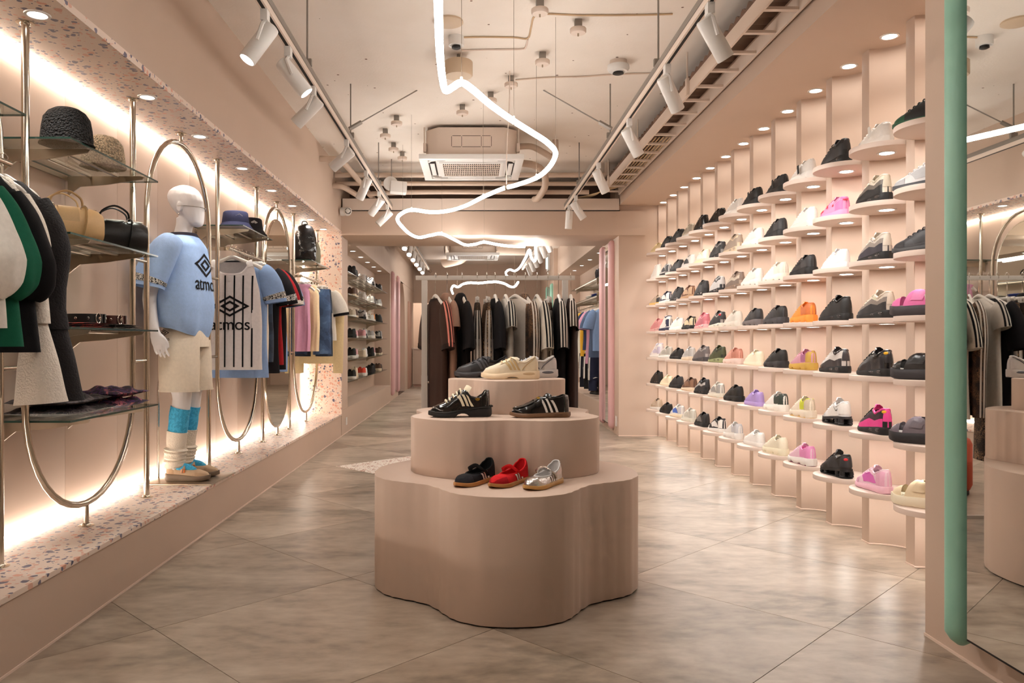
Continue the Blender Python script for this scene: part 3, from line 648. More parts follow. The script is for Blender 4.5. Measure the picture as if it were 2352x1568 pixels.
for i in range(6):
    downlight((-1.67, 9.95 + i * .75, Z_SOF - .001), 'round downlight in the far shoe niche, %s from the near end' % ORD[i], 'downlights of the far shoe niche', power=W_DOWN * 2.2, ang=60)
for i in range(5):
    downlight((1.98, 11.2 + i * 1.0, 2.499), 'round downlight in the far right niche, %s from the near end' % ORD[i], 'downlights of the far right niche', power=W_DOWN)
t = thing('exit_sign', 'small lit green and white sign box on the far right ceiling', 'sign', P(1259, 604, 14))
obj('box', box(-.02, .02, -.14, .14, -.14, .16, .004), WHITE, t); obj('stem', cyl((0, 0, .16), (0, 0, Z_CEIL - t.location.z), .01, 8), WHITE, t); obj('panel', box(-.055, -.021, -.142, -.1415, -.12, .13), emit('sign_light', (.7, .95, .95), 2), t)
t = thing('pendant_lamp', 'warm ceiling light over the far counter', 'lamp', (-1.25, Y_FAR + 1.1, 2.6))
obj('globe', lathe([(0, -.1), (.06, -.08), (.1, 0), (.06, .08), (0, .1)], 16), emit('counter_lamp', (1, .93, .84), 140), t); obj('cord', cyl((0, 0, .1), (0, 0, Z_CEIL - 2.6), .005, 6), BLACK, t)
# ================================================================ steel frames of the left display wall
XT = -1.762; RT = .0145
flange = lathe([(.0145, .012), (.018, .010), (.020, .004), (.034, .003), (.034, 0)], 20, cap=False)
def frame_u(y0, y1, label):
    t = thing('steel_frame', label, 'steel frame', (XT, (y0 + y1) / 2, Z_PL), 0, 'curved steel frames of the left wall'); r = (y1 - y0) / 2; zc = .368 - Z_PL + r
    pts = [Vector((0, -r, Z_SOF - Z_PL))] + [Vector((0, -r * cos(a * pi / 20), zc - r * sin(a * pi / 20))) for a in range(21)] + [Vector((0, r, Z_SOF - Z_PL))]
    obj('bent_tube', tube(pts, RT, 14, up=Vector((1, 0, 0))), STEEL, t); obj('stem', cyl((0, 0, 0), (0, 0, zc - r), .011, 12), STEEL, t); obj('flange', flange, STEEL, t)
    for s in (-1, 1): obj('flange', flange, STEEL, t, (0, s * r, Z_SOF - Z_PL), (pi, 0, 0))
    return t
def frame_a(y0, y1, label):
    t = thing('steel_frame', label, 'steel frame', (XT, (y0 + y1) / 2, Z_PL), 0, 'curved steel frames of the left wall'); r = (y1 - y0) / 2; zt = 2.29 - Z_PL; zc = zt - r
    pts = [Vector((0, -r, 0))] + [Vector((0, -r * cos(a * pi / 20), zc + r * sin(a * pi / 20))) for a in range(21)] + [Vector((0, r, 0))]
    obj('bent_tube', tube(pts, RT, 14, up=Vector((1, 0, 0))), STEEL, t); obj('stem', cyl((0, 0, zt), (0, 0, Z_SOF - Z_PL), .011, 12), STEEL, t); obj('flange', flange, STEEL, t, (0, 0, Z_SOF - Z_PL), (pi, 0, 0))
    for s in (-1, 1): obj('flange', flange, STEEL, t, (0, s * r, 0))
    for s, zz in ((-1, 1.53 - Z_PL), (-1, 1.0 - Z_PL), (1, 1.53 - Z_PL), (1, 1.0 - Z_PL)):
        obj('connector', cyl((0, s * (r + RT * .8), zz), (0, s * (r + .165), zz), .009, 10), STEEL, t)
    return t
UF = [(3.045, 4.005), (5.33, 6.285), (7.58, 8.72)]; AF = [(4.175, 5.155), (6.47, 7.41)]; A0F = (1.92, 2.88)
frame_a(*A0F, 'arched steel tube frame at the left edge of the picture'); frame_u(*UF[0], 'steel tube frame with U shaped foot below the glass shelves of bags')
frame_a(*AF[0], 'arched steel tube frame behind the mannequin'); frame_u(*UF[1], 'steel tube frame with U shaped foot below the striped jersey')
frame_a(*AF[1], 'arched steel tube frame around the oval mirror'); frame_u(*UF[2], 'steel tube frame with U shaped foot before the terrazzo end wall')

# ---- glass shelves with metal brackets
def glass_shelf(y0, y1, z, label, group='glass shelves of the left wall', x0=-1.972, x1=-1.60):
    t = thing('glass_shelf', label, 'shelf', (x0, (y0 + y1) / 2, z), 0, group); D = x1 - x0; h = (y1 - y0) / 2
    me = box(0, D, -h, h, -.008, 0); me.materials.append(GLASS); me.materials.append(GLASSE)
    for p in me.polygons: p.material_index = 0 if abs(p.normal.z) > .5 else 1
    obj('glass_plate', me, None, t)
    prof = [(0, 0), (D - .02, 0), (D, -.004), (D - .01, -.016), (D * .5, -.042), (.06, -.052), (.03, -.075), (0, -.10)]
    V, Fc = prismv(prof, -.004, .004)
    bme = mk([(x, yy, z_) for x, z_, yy in V], Fc, angle=20)
    for s in (-.62, .62):
        b = obj('bracket', bme, BRUSH, t, (0, s * h, -.009)); obj('support_rod', cyl((D * .75, -.005, -.02), (D * .75, .005, -.02), .006, 8), BRUSH, b)
    for xx in (.3, .66): obj('support_bar', tube([(D * xx, -h * .6, -.016), (D * xx, h * .6, -.016)], .006, 6), BRUSH, t)
    obj('wall_rail', box(-.012, 0, -h * .66, h * .66, -.03, -.012), BRUSH, t)
ZS = [1.914, 1.537, 1.16, .787]
for i, n in enumerate(('with the crochet hats', 'with the two handbags', 'with the belts and folded shirts', 'with the dark floral trousers')): glass_shelf(3.075, 3.93, ZS[i], 'clear glass shelf on steel brackets ' + n)
glass_shelf(1.98, 2.77, ZS[0], 'clear glass shelf above the hanging tops at the left edge')
glass_shelf(5.38, 6.17, ZS[0], 'clear glass shelf with the two bucket hats')
glass_shelf(7.66, 8.6, ZS[0], 'clear glass shelf with the black padded backpack')
# ---- hanging rails
def rail(y0, y1, label, x=-1.70, z=1.752, xb=-1.985, grp='hanging rails of the left wall'):
    t = thing('hanging_rail', label, 'clothes rail', (x, y0, z), 0, grp)
    s = 1 if xb < x else -1
    obj('rod', tube([(0, 0, 0), (0, y1 - y0, 0)], .0105, 12), STEEL, t)
    for yy in (.06, y1 - y0 - .06):
        obj('arm', box(min(0, xb - x), max(0, xb - x), yy - .006, yy + .006, -.012, .012), STEEL, t)
rail(2.0, 2.84, 'steel hanging rail carrying the tops at the left edge'); rail(5.37, 6.25, 'steel hanging rail carrying the striped jersey'); rail(7.62, 8.66, 'steel hanging rail carrying the denim shorts')

# ---- oval mirror in the second arch
t = thing('oval_mirror', 'tall oval mirror with steel rim standing in the arch frame', 'mirror', (XT + .01, 6.94, Z_PL)); hw = .40; zb, zt = .07, 1.93
def stadium(h, z0, z1, n=16): return [(h * cos(a * pi / n), z1 - h + h * sin(a * pi / n)) for a in range(n + 1)] + [(-h * cos(a * pi / n), z0 + h - h * sin(a * pi / n)) for a in range(n + 1)]
V, Fc = prismv(stadium(hw, zb, zt), -.012, .0); obj('backing', mk([(z, y_, x_) for y_, x_, z in V], Fc, angle=30), STEEL, t)
V, Fc = prismv(stadium(hw - .012, zb + .012, zt - .012), .0, .003); obj('glass', mk([(z, y_, x_) for y_, x_, z in V], Fc, angle=30), MIRROR_W, t)
obj('stem', cyl((-.006, 0, 0), (-.006, 0, zb), .011, 10), STEEL, t); obj('flange', flange, STEEL, t); obj('hanger_rod', cyl((-.006, 0, zt), (-.006, 0, 2.29 - Z_PL - .014), .008, 8), STEEL, t)

# ================================================================ mint framed mirror on the near right wall
def framed_mirror(y0, y1, label, m, zb=.085, zt=3.0, x=X_RW, r=.050, gx=.03, tx=-.02, tg=.028):
    t = thing('wall_mirror', label, 'mirror', (x, (y0 + y1) / 2, 0)); h = (y1 - y0) / 2
    obj('glass', box(-gx, -.006, -h, h, zb, zt), MIRROR, t); obj('edge', box(-gx - .0005, -.006, -h, h, zb - .006, zb), DARK, t)
    for s in (-1, 1):
        pts = [Vector((tx, s * (h + tg), z)) for z in (zb - .05, zb - .035, zb - .01, zb + .03, (zb + zt) / 2, zt - .03, zt + .01, zt + .035, zt + .05)]
        obj('padded_roll', tube(pts, [.012, .032, .048, r, r, r, .048, .032, .012], 20, up=Vector((1, 0, 0))), m, t)
framed_mirror(-.6, 2.514, 'large wall mirror with a mint green padded roll along its edge', GREEN, zb=.137, r=.048, gx=.095, tx=-.062, tg=.083)
framed_mirror(9.41, 10.01, 'narrow mirror between two rose pink padded rolls beyond the beam', ROSE, zb=.10, zt=2.28, r=.05)
framed_mirror(16.6, 17.5, 'far mirror with mint green padded roll behind the clothes rack', GREEN, zb=.1, zt=2.3, r=.05)
t = thing('wall_mirror', 'narrow mirror between rose pink rolls on the far left wall', 'mirror', (X_PL - .004, 15.0, 0))
obj('glass', box(.004, .02, -.45, .45, .15, 2.3), MIRROR, t)
for s in (-1, 1): obj('padded_roll', tube([Vector((.02, s * .5, z)) for z in (.10, .12, .16, 1.2, 2.36, 2.4, 2.42)], [.012, .035, .05, .05, .05, .035, .012], 16, up=Vector((1, 0, 0))), ROSE, t)
t = thing('fitting_curtain', 'rust orange curtain hanging in the far arch', 'curtain', (-1.76, 16.95, 0))
V, Fc = gridv(lambda u, v: Vector((.03 * sin(u * 14 * pi), -.38 + .76 * u, .02 + v * 1.75)), 84, 2); obj('cloth', mk(V, Fc), fab((190, 104, 70)), t); obj('rod', tube([(0, -.45, 1.78), (0, .45, 1.78)], .012, 8), STEEL, t)
t = thing('counter', 'pink cash counter seen far behind the clothes rack', 'counter', (-1.05, Y_FAR - .75, 0))
obj('front', box(-.45, .35, 0, .5, .06, .92, .004), PINKP, t); obj('kick', box(-.43, .33, .03, .5, 0, .06), mat('dusky_pink_paint', (190, 150, 132)), t); obj('top', box(-.47, .37, -.02, .52, .92, .95, .004), WHITEP, t)

# ================================================================ podium: three clover shaped tiers
LOBE = [(0, .600), (10, .597), (20, .577), (25, .556), (30, .527), (37, .495), (45, .478)]
def clover(sx, sy, rot, back=None, n=180):
    out = []
    for i in range(n):
        a = 360 * i / n; d = (a + rot) % 90; d = min(d, 90 - d)
        r = interp(LOBE, d)
        if back and 0 < a < 180:
            k = sin(math.radians(a)) ** 1.2; r = r * (1 - k) + max(r, back) * k
        out.append((sx * r * cos(math.radians(a)), sy * r * sin(math.radians(a))))
    return out
def tier(loc, poly, h, label, bev=.004):
    t = thing('podium_tier', label, 'podium', loc, 0, 'tiers of the clover podium'); obj('block', prism(poly, .006 if loc[2] == 0 else 0, h, bev, 30), PINKP, t)
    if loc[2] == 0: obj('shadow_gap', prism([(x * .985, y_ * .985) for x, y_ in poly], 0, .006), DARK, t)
tier((.147, 3.567, 0), clover(1.0, 1.0, 0, .66), .505, 'large clover shaped pink podium tier standing on the floor')
tier((.145, 3.755, .505), clover(.828, .76, 45), .253, 'middle clover shaped pink podium tier carrying two black shoes')
tier((.166, 3.905, .758), clover(.49, .43, 0), .158, 'small top pink podium tier carrying three running shoes')

# ================================================================ clothes rack behind the podium
YR = 4.62
t = thing('clothes_rack', 'pale grey metal clothes rack standing behind the podium', 'clothes rack', (0, YR, 0))
xl, xr = P(975, 0, YR).x, P(1298, 0, YR).x; zb = 1.10 + 147 * YR / F
RK = mat('pale_grey_enamel', (214, 206, 198), .4)
obj('hanging_bar', box(P(955, 0, YR).x, P(1320, 0, YR).x, -.013, .013, zb - .013, zb + .013, .002), RK, t)
for x in (xl, xr):
    p = obj('post', box(x - .017, x + .017, -.015, .015, .04, zb - .0135, .002), RK, t); obj('post_sleeve', box(x - .0185, x + .0185, -.017, .017, .04, .90, .002), RK, t)
    obj('foot', box(x - .016, x + .016, -.27, .27, .02, .045, .003), RK, t)
    for s in (-.24, .24): obj('leveller', cyl((x, s, 0), (x, s, .02), .012, 10), RK, t)
    obj('knob', cyl((x + .018, 0, .86), (x + .034, 0, .86), .009, 10), CHROME, t)
obj('floor_bar', box(xl, xr, -.012, .012, .045, .068, .002), RK, t)

# ---- low red pouf behind the podium (seen in the mirror)
t = thing('pouf', 'round terracotta red pouf behind the podium, seen in the mirror', 'pouf', (-.17, 5.75, 0))
obj('cushion', lathe([(0, .02), (.23, .02), (.265, .035), (.28, .07), (.28, .36), (.265, .395), (.23, .41), (0, .415)], 40), fab((196, 92, 70)), t); obj('base', lathe([(0, 0), (.26, 0), (.26, .02), (0, .02)], 32), BLACK, t)
# ================================================================ shoes (toe towards +Y, sole at z = 0)
class Shoe:
    """parametric shoe: surfaces of the upper are functions of t (0 heel, 1 toe) and s (0 sole, 1 top line)"""
    def __init__(s, L=.285, W=.049, sole=(.034, .022), rim=None, wr=.030, open_=(.05, .44), flare=1.0, toe=.30, cloud=0, gap=0, bulge=.0):
        s.L, s.W, s.sole, s.wr0, s.op, s.flare, s.toe, s.cloud, s.gap, s.bulge = L, W, sole, wr, open_, flare, toe, cloud, gap, bulge
        s.rim = rim or [(0, .112), (.06, .118), (.16, .104), (.26, .092), (.36, .100), (.45, .112), (.55, .100), (.70, .076), (.82, .062), (.92, .052), (1, .030)]
    def w(s, t):
        tab = [(0, .62), (.15, .70), (.35, .72), (.55, .90), (.72, 1.0), (.88, .93), (1, .72)]
        k = interp(tab, t); a = .10; b = s.toe
        if t < a: k *= sqrt(max(0, 1 - ((a - t) / a) ** 2))
        if t > 1 - b: k *= sqrt(max(0, 1 - ((t - 1 + b) / b) ** 2.4))
        return s.W * k
    def zs(s, t): return s.sole[0] + (s.sole[1] - s.sole[0]) * min(1, max(0, (t - .15) / .6)) + (.006 * ((t - .8) / .2) ** 2 if t > .8 else 0)
    def wr(s, t):
        a, b = s.op
        if t <= a or t >= b: return 0.0
        u = (t - a) / (b - a); return min(s.wr0 * (4 * u * (1 - u)) ** .45, s.w(t) * .86)
    def S(s, t, side, q, off=0.0):
        t = min(max(t, 0), 1)
        def raw(t, q):
            w, wr, z0, z1 = s.w(t) * .95, s.wr(t), s.zs(t) - .006, interp(s.rim, t); a = q * pi / 2
            x = wr + (w - wr) * (cos(a) ** (.62 if wr == 0 else .8)); z = z0 + (z1 - z0) * (sin(a) ** .9 if q > 0 else 0)
            lean = .010 * (1 - t * 6) * (q ** 2) if t < 1 / 6 else 0
            return Vector((side * x, (t - .5) * s.L * .965 + lean * .6, z))
        p = raw(t, q)
        if off:
            c = Vector((0, max(-.41 * s.L, min(.36 * s.L, p.y)), p.z * .55)); n = p - c
            if n.length > 1e-9: p = p + n.normalized() * off
        return p
    def ts(s, n=22, a=0.0, b=1.0): return [a + (b - a) * (.5 - .5 * cos(pi * i / n)) for i in range(n + 1)]
    def upper(s):
        n = 26; m = 7; rs = [[s.S(t, -1, q / m) for q in range(m + 1)] + [s.S(t, 1, 1 - q / m) for q in range(m + 1)] for t in s.ts(n)]
        V, Fc = rings(rs, closed=False, cap0=False, cap1=False); o = []
        k = 2 * (m + 1); T = s.ts(n)
        for f in Fc:      # leave the foot opening free
            i, j = f[0] // k, f[0] % k
            if j == m and (s.wr(T[i]) > 0 or s.wr(T[i + 1]) > 0): continue
            o.append(f)
        return mk(V, o, weld=1e-5, angle=60)
    def lining(s):
        a, b = s.op; rs = []
        for t in s.ts(14, a, b):
            w, z1, z0 = s.wr(t), interp(s.rim, t), s.zs(t) + .004; y = s.S(t, 1, 1).y
            rs.append([Vector((x * w, y, z)) for x, z in ((-1.0, z1 + .0015), (-.94, z1 - .008), (-.92, z1 - .03), (-.8, z0), (0, z0 - .002), (.8, z0), (.92, z1 - .03), (.94, z1 - .008), (1.0, z1 + .0015))])
        return mk(*rings(rs, closed=False, cap0=False, cap1=False), weld=1e-5, angle=70)
    def collar(s, r=.004):
        a, b = s.op; T = s.ts(16, a, b)
        pts = [s.S(t, -1, 1) for t in T] + [s.S(t, 1, 1) for t in reversed(T[1:-1])]
        return tube(pts, r, 6, closed=True)
    def patch(s, t0, t1, q0, q1, off=.0015, nt=8, nq=4, sides=(-1, 1), slant=0.0):
        vf = []
        for sd in sides: vf.append(gridv(lambda u, v: s.S(t0 + (t1 - t0) * u + slant * (v - .5), sd, q0 + (q1 - q0) * v, off), nt, nq))
        return mk(*merge(*vf), weld=.0006, angle=60)
    def solem(s, z0=None, flare=None, lift=0.0):
        fl = flare or s.flare; T = s.ts(30); rs = []
        for t in T:
            w = s.w(t) * fl + .002; zt = s.zs(t) + lift; zb = .0
            zb += .010 * ((t - .75) / .25) ** 2 if t > .75 else 0
            if t < .08: zb += .004 * ((.08 - t) / .08) ** 2
            if s.cloud: zb += s.cloud * max(0, sin(t * 7 * pi)) ** 3 * (1 if .08 < t < .93 else 0)
            if s.gap and .36 < t < .60: zb += s.gap * sin((t - .36) / .24 * pi) ** .5
            zb = min(zb, zt - .004)
            y = (t - .5) * s.L; h = zt - zb; wv = 1 + .03 * sin(t * 18) * s.bulge * 10
            rs.append([Vector((sg * w * k * (wv if 0 < j < 3 else 1), y + (.004 * (-1 if t < .5 else 1) * (1 - abs(k - 1) * 8) if t in (0, 1) else 0), zb + h * v)) for sg, sq in ((-1, 0), (1, 1)) for j, (k, v) in (list(enumerate(((.93, 0), (1.0, .15), (1.0 + s.bulge, .5), (.97, .92), (.90, 1)))) if sg < 0 else list(enumerate(((.90, 1), (.97, .92), (1.0 + s.bulge, .5), (1.0, .15), (.93, 0)))))])
        return mk(*rings(rs), weld=1e-5, angle=55)
    def outsole(s): return mk(*rings([[Vector((sg * s.w(t) * s.flare * 1.0, (t - .5) * s.L * .99, z + (.010 * ((t - .75) / .25) ** 2 if t > .75 else 0) )) for sg, z in ((-1, 0), (-1, .006), (1, .006), (1, 0))] for t in s.ts(22)]), weld=1e-5)
    def laces(s, a=.47, b=.70, n=4, r=.0028):
        pts = []
        for i in range(n):       # bars over the tongue, the return runs hidden inside the shoe
            t = a + (b - a) * i / (n - 1); pts += [s.S(t, -1, .66, -.006), s.S(t, -1, .70, .003), s.S(t, -1, .85, .004), s.S(t, 1, 1, .0045), s.S(t, 1, .85, .004), s.S(t, 1, .70, .003), s.S(t, 1, .66, -.006)]
            if i < n - 1: pts += [s.S(t, 1, .8, -.016), s.S(t + (b - a) / (n - 1), -1, .8, -.016)]
        return tube(pts, r, 5)
    def tongue(s, h=.022, w=.022, t0=.42):
        p0 = s.S(t0 + .06, 1, 1); rs = []
        for k in range(6):
            u = k / 5; c = Vector((0, p0.y - .016 * u - .004 * u * u, p0.z - .012 + (h + .012) * u)); ww = w * (.9 + .15 * sin(u * pi)) * (1 if u < .95 else .8)
            rs.append([c + Vector((x * ww, y_, z)) for x, y_, z in ((-1, -.020, -.010), (-.5, .001, 0), (.5, .001, 0), (1, -.020, -.010), (.5, -.008, -.001), (-.5, -.008, -.001))])
        return mk(*rings(rs), angle=60)
    def heel_tab(s, h=.02):
        p = s.S(.02, 1, 1); return tube([p + Vector((0, .004, -.02)), p + Vector((0, -.004, 0)), p + Vector((0, -.004, h)), p + Vector((0, .006, h + .003)), p + Vector((0, .010, 0))], (.0022, .009), 6) if False else tube([p + Vector((0, -.002, -.02)), p + Vector((0, -.004, 0)), p + Vector((0, -.003, h)), p + Vector((0, .005, h))], [(.003, .009)] * 4, 8, up=Vector((0, 1, 0)))
    def lens(s, t0, t1, z, h, side):
        """oval window on the side of the sole"""
        def fn(u, v):
            a = 2 * pi * v; t = (t0 + t1) / 2 + (t1 - t0) / 2 * cos(a) * u; x = s.w(t) * s.flare * (1 + s.bulge) + .0008 + .0025 * (1 - u * u)
            return Vector((side * x, (t - .5) * s.L, z + h * sin(a) * u))
        return mk(*gridv(fn, 3, 16), weld=1e-5)

T_ = {}
RIM_LOW = [(0, .095), (.06, .100), (.16, .090), (.26, .080), (.36, .086), (.45, .098), (.55, .086), (.70, .068), (.82, .057), (.92, .048), (1, .028)]
RIM_HI = [(0, .150), (.06, .156), (.16, .148), (.26, .140), (.36, .146), (.45, .150), (.55, .118), (.70, .080), (.82, .062), (.92, .052), (1, .030)]
RIM_AIR = [(0, .126), (.06, .130), (.16, .116), (.26, .103), (.36, .114), (.45, .126), (.55, .110), (.70, .082), (.82, .064), (.92, .054), (1, .032)]
def build_types():
    mkset = {}
    a = Shoe(sole=(.036, .024), flare=1.06, bulge=.03)
    mkset['runner'] = [('sole', a.solem(), 1), ('outsole', a.outsole(), 2), ('upper', a.upper(), 0), ('lining', a.lining(), 3), ('collar', a.collar(), 0), ('heel_counter', a.patch(0, .20, .05, .72), 4), ('toe_guard', a.patch(.74, 1, .0, .42), 4), ('side_panel', a.patch(.24, .62, .12, .55, slant=.10), 5), ('laces', a.laces(), 6), ('tongue', a.tongue(), 0)]
    a = Shoe(sole=(.040, .022), rim=RIM_AIR, flare=1.05, bulge=.02)
    mkset['airmax'] = [('sole', a.solem(), 1), ('outsole', a.outsole(), 2), ('upper', a.upper(), 0), ('lining', a.lining(), 3), ('collar', a.collar(.006), 7), ('lower_wave_panel', a.patch(.0, 1, .0, .30, .002, 20), 4), ('middle_wave_panel', a.patch(.0, .82, .30, .52, .0018, 18), 5), ('heel_stripe', a.patch(0, .035, .2, .93, .0035), 7), ('air_window', a.lens(.04, .24, .022, .010, -1), 8), ('air_window', a.lens(.30, .46, .018, .008, -1), 8), ('laces', a.laces(), 6), ('tongue', a.tongue(.026), 7)]
    a = Shoe(sole=(.030, .026), rim=RIM_LOW, flare=1.04)
    mkset['court'] = [('sole', a.solem(), 1), ('outsole', a.outsole(), 2), ('upper', a.upper(), 0), ('lining', a.lining(), 3), ('collar', a.collar(.005), 0), ('heel_counter', a.patch(0, .24, .05, .55), 4), ('toe_cap', a.patch(.78, 1, .05, 1.0), 5), ('heel_patch', a.patch(0, .07, .60, .94, .0022), 5), ('laces', a.laces(), 6), ('tongue', a.tongue(), 0)]
    a = Shoe(sole=(.046, .034), flare=1.12, cloud=.014, bulge=.05)
    mkset['cloud'] = [('sole', a.solem(), 1), ('outsole', a.outsole(), 2), ('upper', a.upper(), 0), ('lining', a.lining(), 3), ('collar', a.collar(), 4), ('heel_counter', a.patch(0, .16, .05, .8), 5), ('side_band', a.patch(.14, .40, .1, .85, slant=.06), 4), ('toe_guard', a.patch(.80, 1, .0, .35), 0), ('laces', a.laces(), 6), ('tongue', a.tongue(), 0), ('heel_tab', a.heel_tab(.006), 5)]
    a = Shoe(sole=(.036, .024), rim=RIM_HI, flare=1.05)
    mkset['high'] = [('sole', a.solem(), 1), ('outsole', a.outsole(), 2), ('upper', a.upper(), 0), ('lining', a.lining(), 3), ('collar', a.collar(.006), 4), ('heel_counter', a.patch(0, .22, .05, .5), 4), ('toe_guard', a.patch(.76, 1, .0, .5), 4), ('side_panel', a.patch(.22, .58, .1, .36, slant=.16), 5), ('laces', a.laces(.46, .7, 5), 6), ('tongue', a.tongue(.02), 0)]
    a = Shoe(sole=(.052, .034), rim=RIM_AIR, flare=1.07)
    top = Shoe(sole=(.052, .034), rim=RIM_AIR, flare=1.05)
    sx = [('upper', a.upper(), 0), ('lining', a.lining(), 3), ('collar', a.collar(.006), 0), ('toe_sole', a.solem(), 1)]
    sx = [('upper', a.upper(), 0), ('lining', a.lining(), 3), ('collar', a.collar(.006), 0), ('heel_shield', a.patch(0, .12, .1, .75, .004), 4), ('side_panel', a.patch(.2, .6, .05, .5, slant=.1), 5), ('toe_guard', a.patch(.74, 1, .0, .45), 4), ('laces', a.laces(), 6), ('tongue', a.tongue(.03), 0), ('outsole', a.outsole(), 2),
          ('sole_plate', mk(*rings([[Vector((sg * a.w(t) * 1.06, (t - .5) * a.L, z + a.zs(t) - .014)) for sg, z in ((-1, 0), (-1, .014), (1, .014), (1, 0))] for t in a.ts(20)]), weld=1e-5), 1)]
    for sd in (-1, 1):
        for t in (.10, .26, .66, .84):
            y = (t - .5) * a.L; sx.append(('column', lathe([(.013, .004), (.016, .010), (.013, .016), (.016, .023), (.013, a.zs(t) - .012)], 12), 1, (sd * a.w(t) * .74, y, 0)))
    mkset['shox'] = sx
    # open clog with thick sculpted sole and strap
    a = Shoe(sole=(.052, .046), rim=[(0, .06), (.3, .07), (.45, .115), (.6, .122), (.72, .104), (.86, .086), (.95, .072), (1, .05)], wr=.036, open_=(.02, .50), flare=1.12, bulge=.05, L=.29)
    mkset['clog'] = [('sole', a.solem(), 1), ('outsole', a.outsole(), 2), ('toe_shell', a.patch(.80, 1, .0, 1.0, .001), 0), ('strap', a.patch(.34, .70, .0, 1.0, .002, slant=-.10), 0), ('strap_overlay', a.patch(.40, .58, .2, 1.0, .006, slant=-.10), 4), ('footbed', mk(*rings([[Vector((sg * a.w(t) * .86, (t - .5) * a.L * .95, a.zs(t) + z)) for sg, z in ((-1, -.004), (-1, .003), (1, .003), (1, -.004))] for t in a.ts(16)]), weld=1e-5), 3), ('heel_vent', a.lens(.03, .13, .03, .012, -1), 2), ('heel_strap', tube([a.S(.38, -1, .9, .004), a.S(.2, -1, .9, .012) + Vector((0, 0, .015)), Vector((0, -.142, .092)), a.S(.2, 1, .9, .012) + Vector((0, 0, .015)), a.S(.38, 1, .9, .004)], [(.008, .003)] * 5, 8), 0)]
    return mkset
TYPES = build_types()
def place_shoe(kind, cols, loc, rot, label, group, cat='shoe', scale=1.0, tagm=None, name='sneaker'):
    """cols: upper, sole, outsole, lining, accent, accent2, laces, light trim, window"""
    t = thing(name, label, cat, loc, rot, group); t.scale = (scale,) * 3
    for it in TYPES[kind]:
        o = obj(it[0], it[1], cols[it[2]], t, it[3] if len(it) > 3 else None)
    if tagm:
        obj('price_tag', box(-.012, .012, -.001, .001, -.055, 0), tagm, t, (-.052, .02 - .06, .098), (.0, .12, pi / 2))
    return t
def CS(up, sole=None, out=None, lin_=None, acc=None, acc2=None, lace=None, trim=None, rough=.5):
    sole = sole or up; acc = acc or up; out = out or sole
    f = lambda c, r=rough: lea(c, r)
    return [f(up), rub(sole), rub(out), fab(lin_ or tuple(int(v * .8) for v in up)), f(acc), f(acc2 or acc), fab(lace or up), f(trim or acc), CLEAR]
BK, BK2, WH, CR, GY, SV = (24, 23, 24), (46, 45, 48), (238, 232, 226), (238, 222, 196), (138, 134, 132), (190, 186, 184)
PT = .12   # patent gloss
NAVY, TAN, PKC, RED_, LIL = (38, 40, 68), (206, 180, 140), (238, 150, 190), (214, 62, 66), (178, 152, 214)
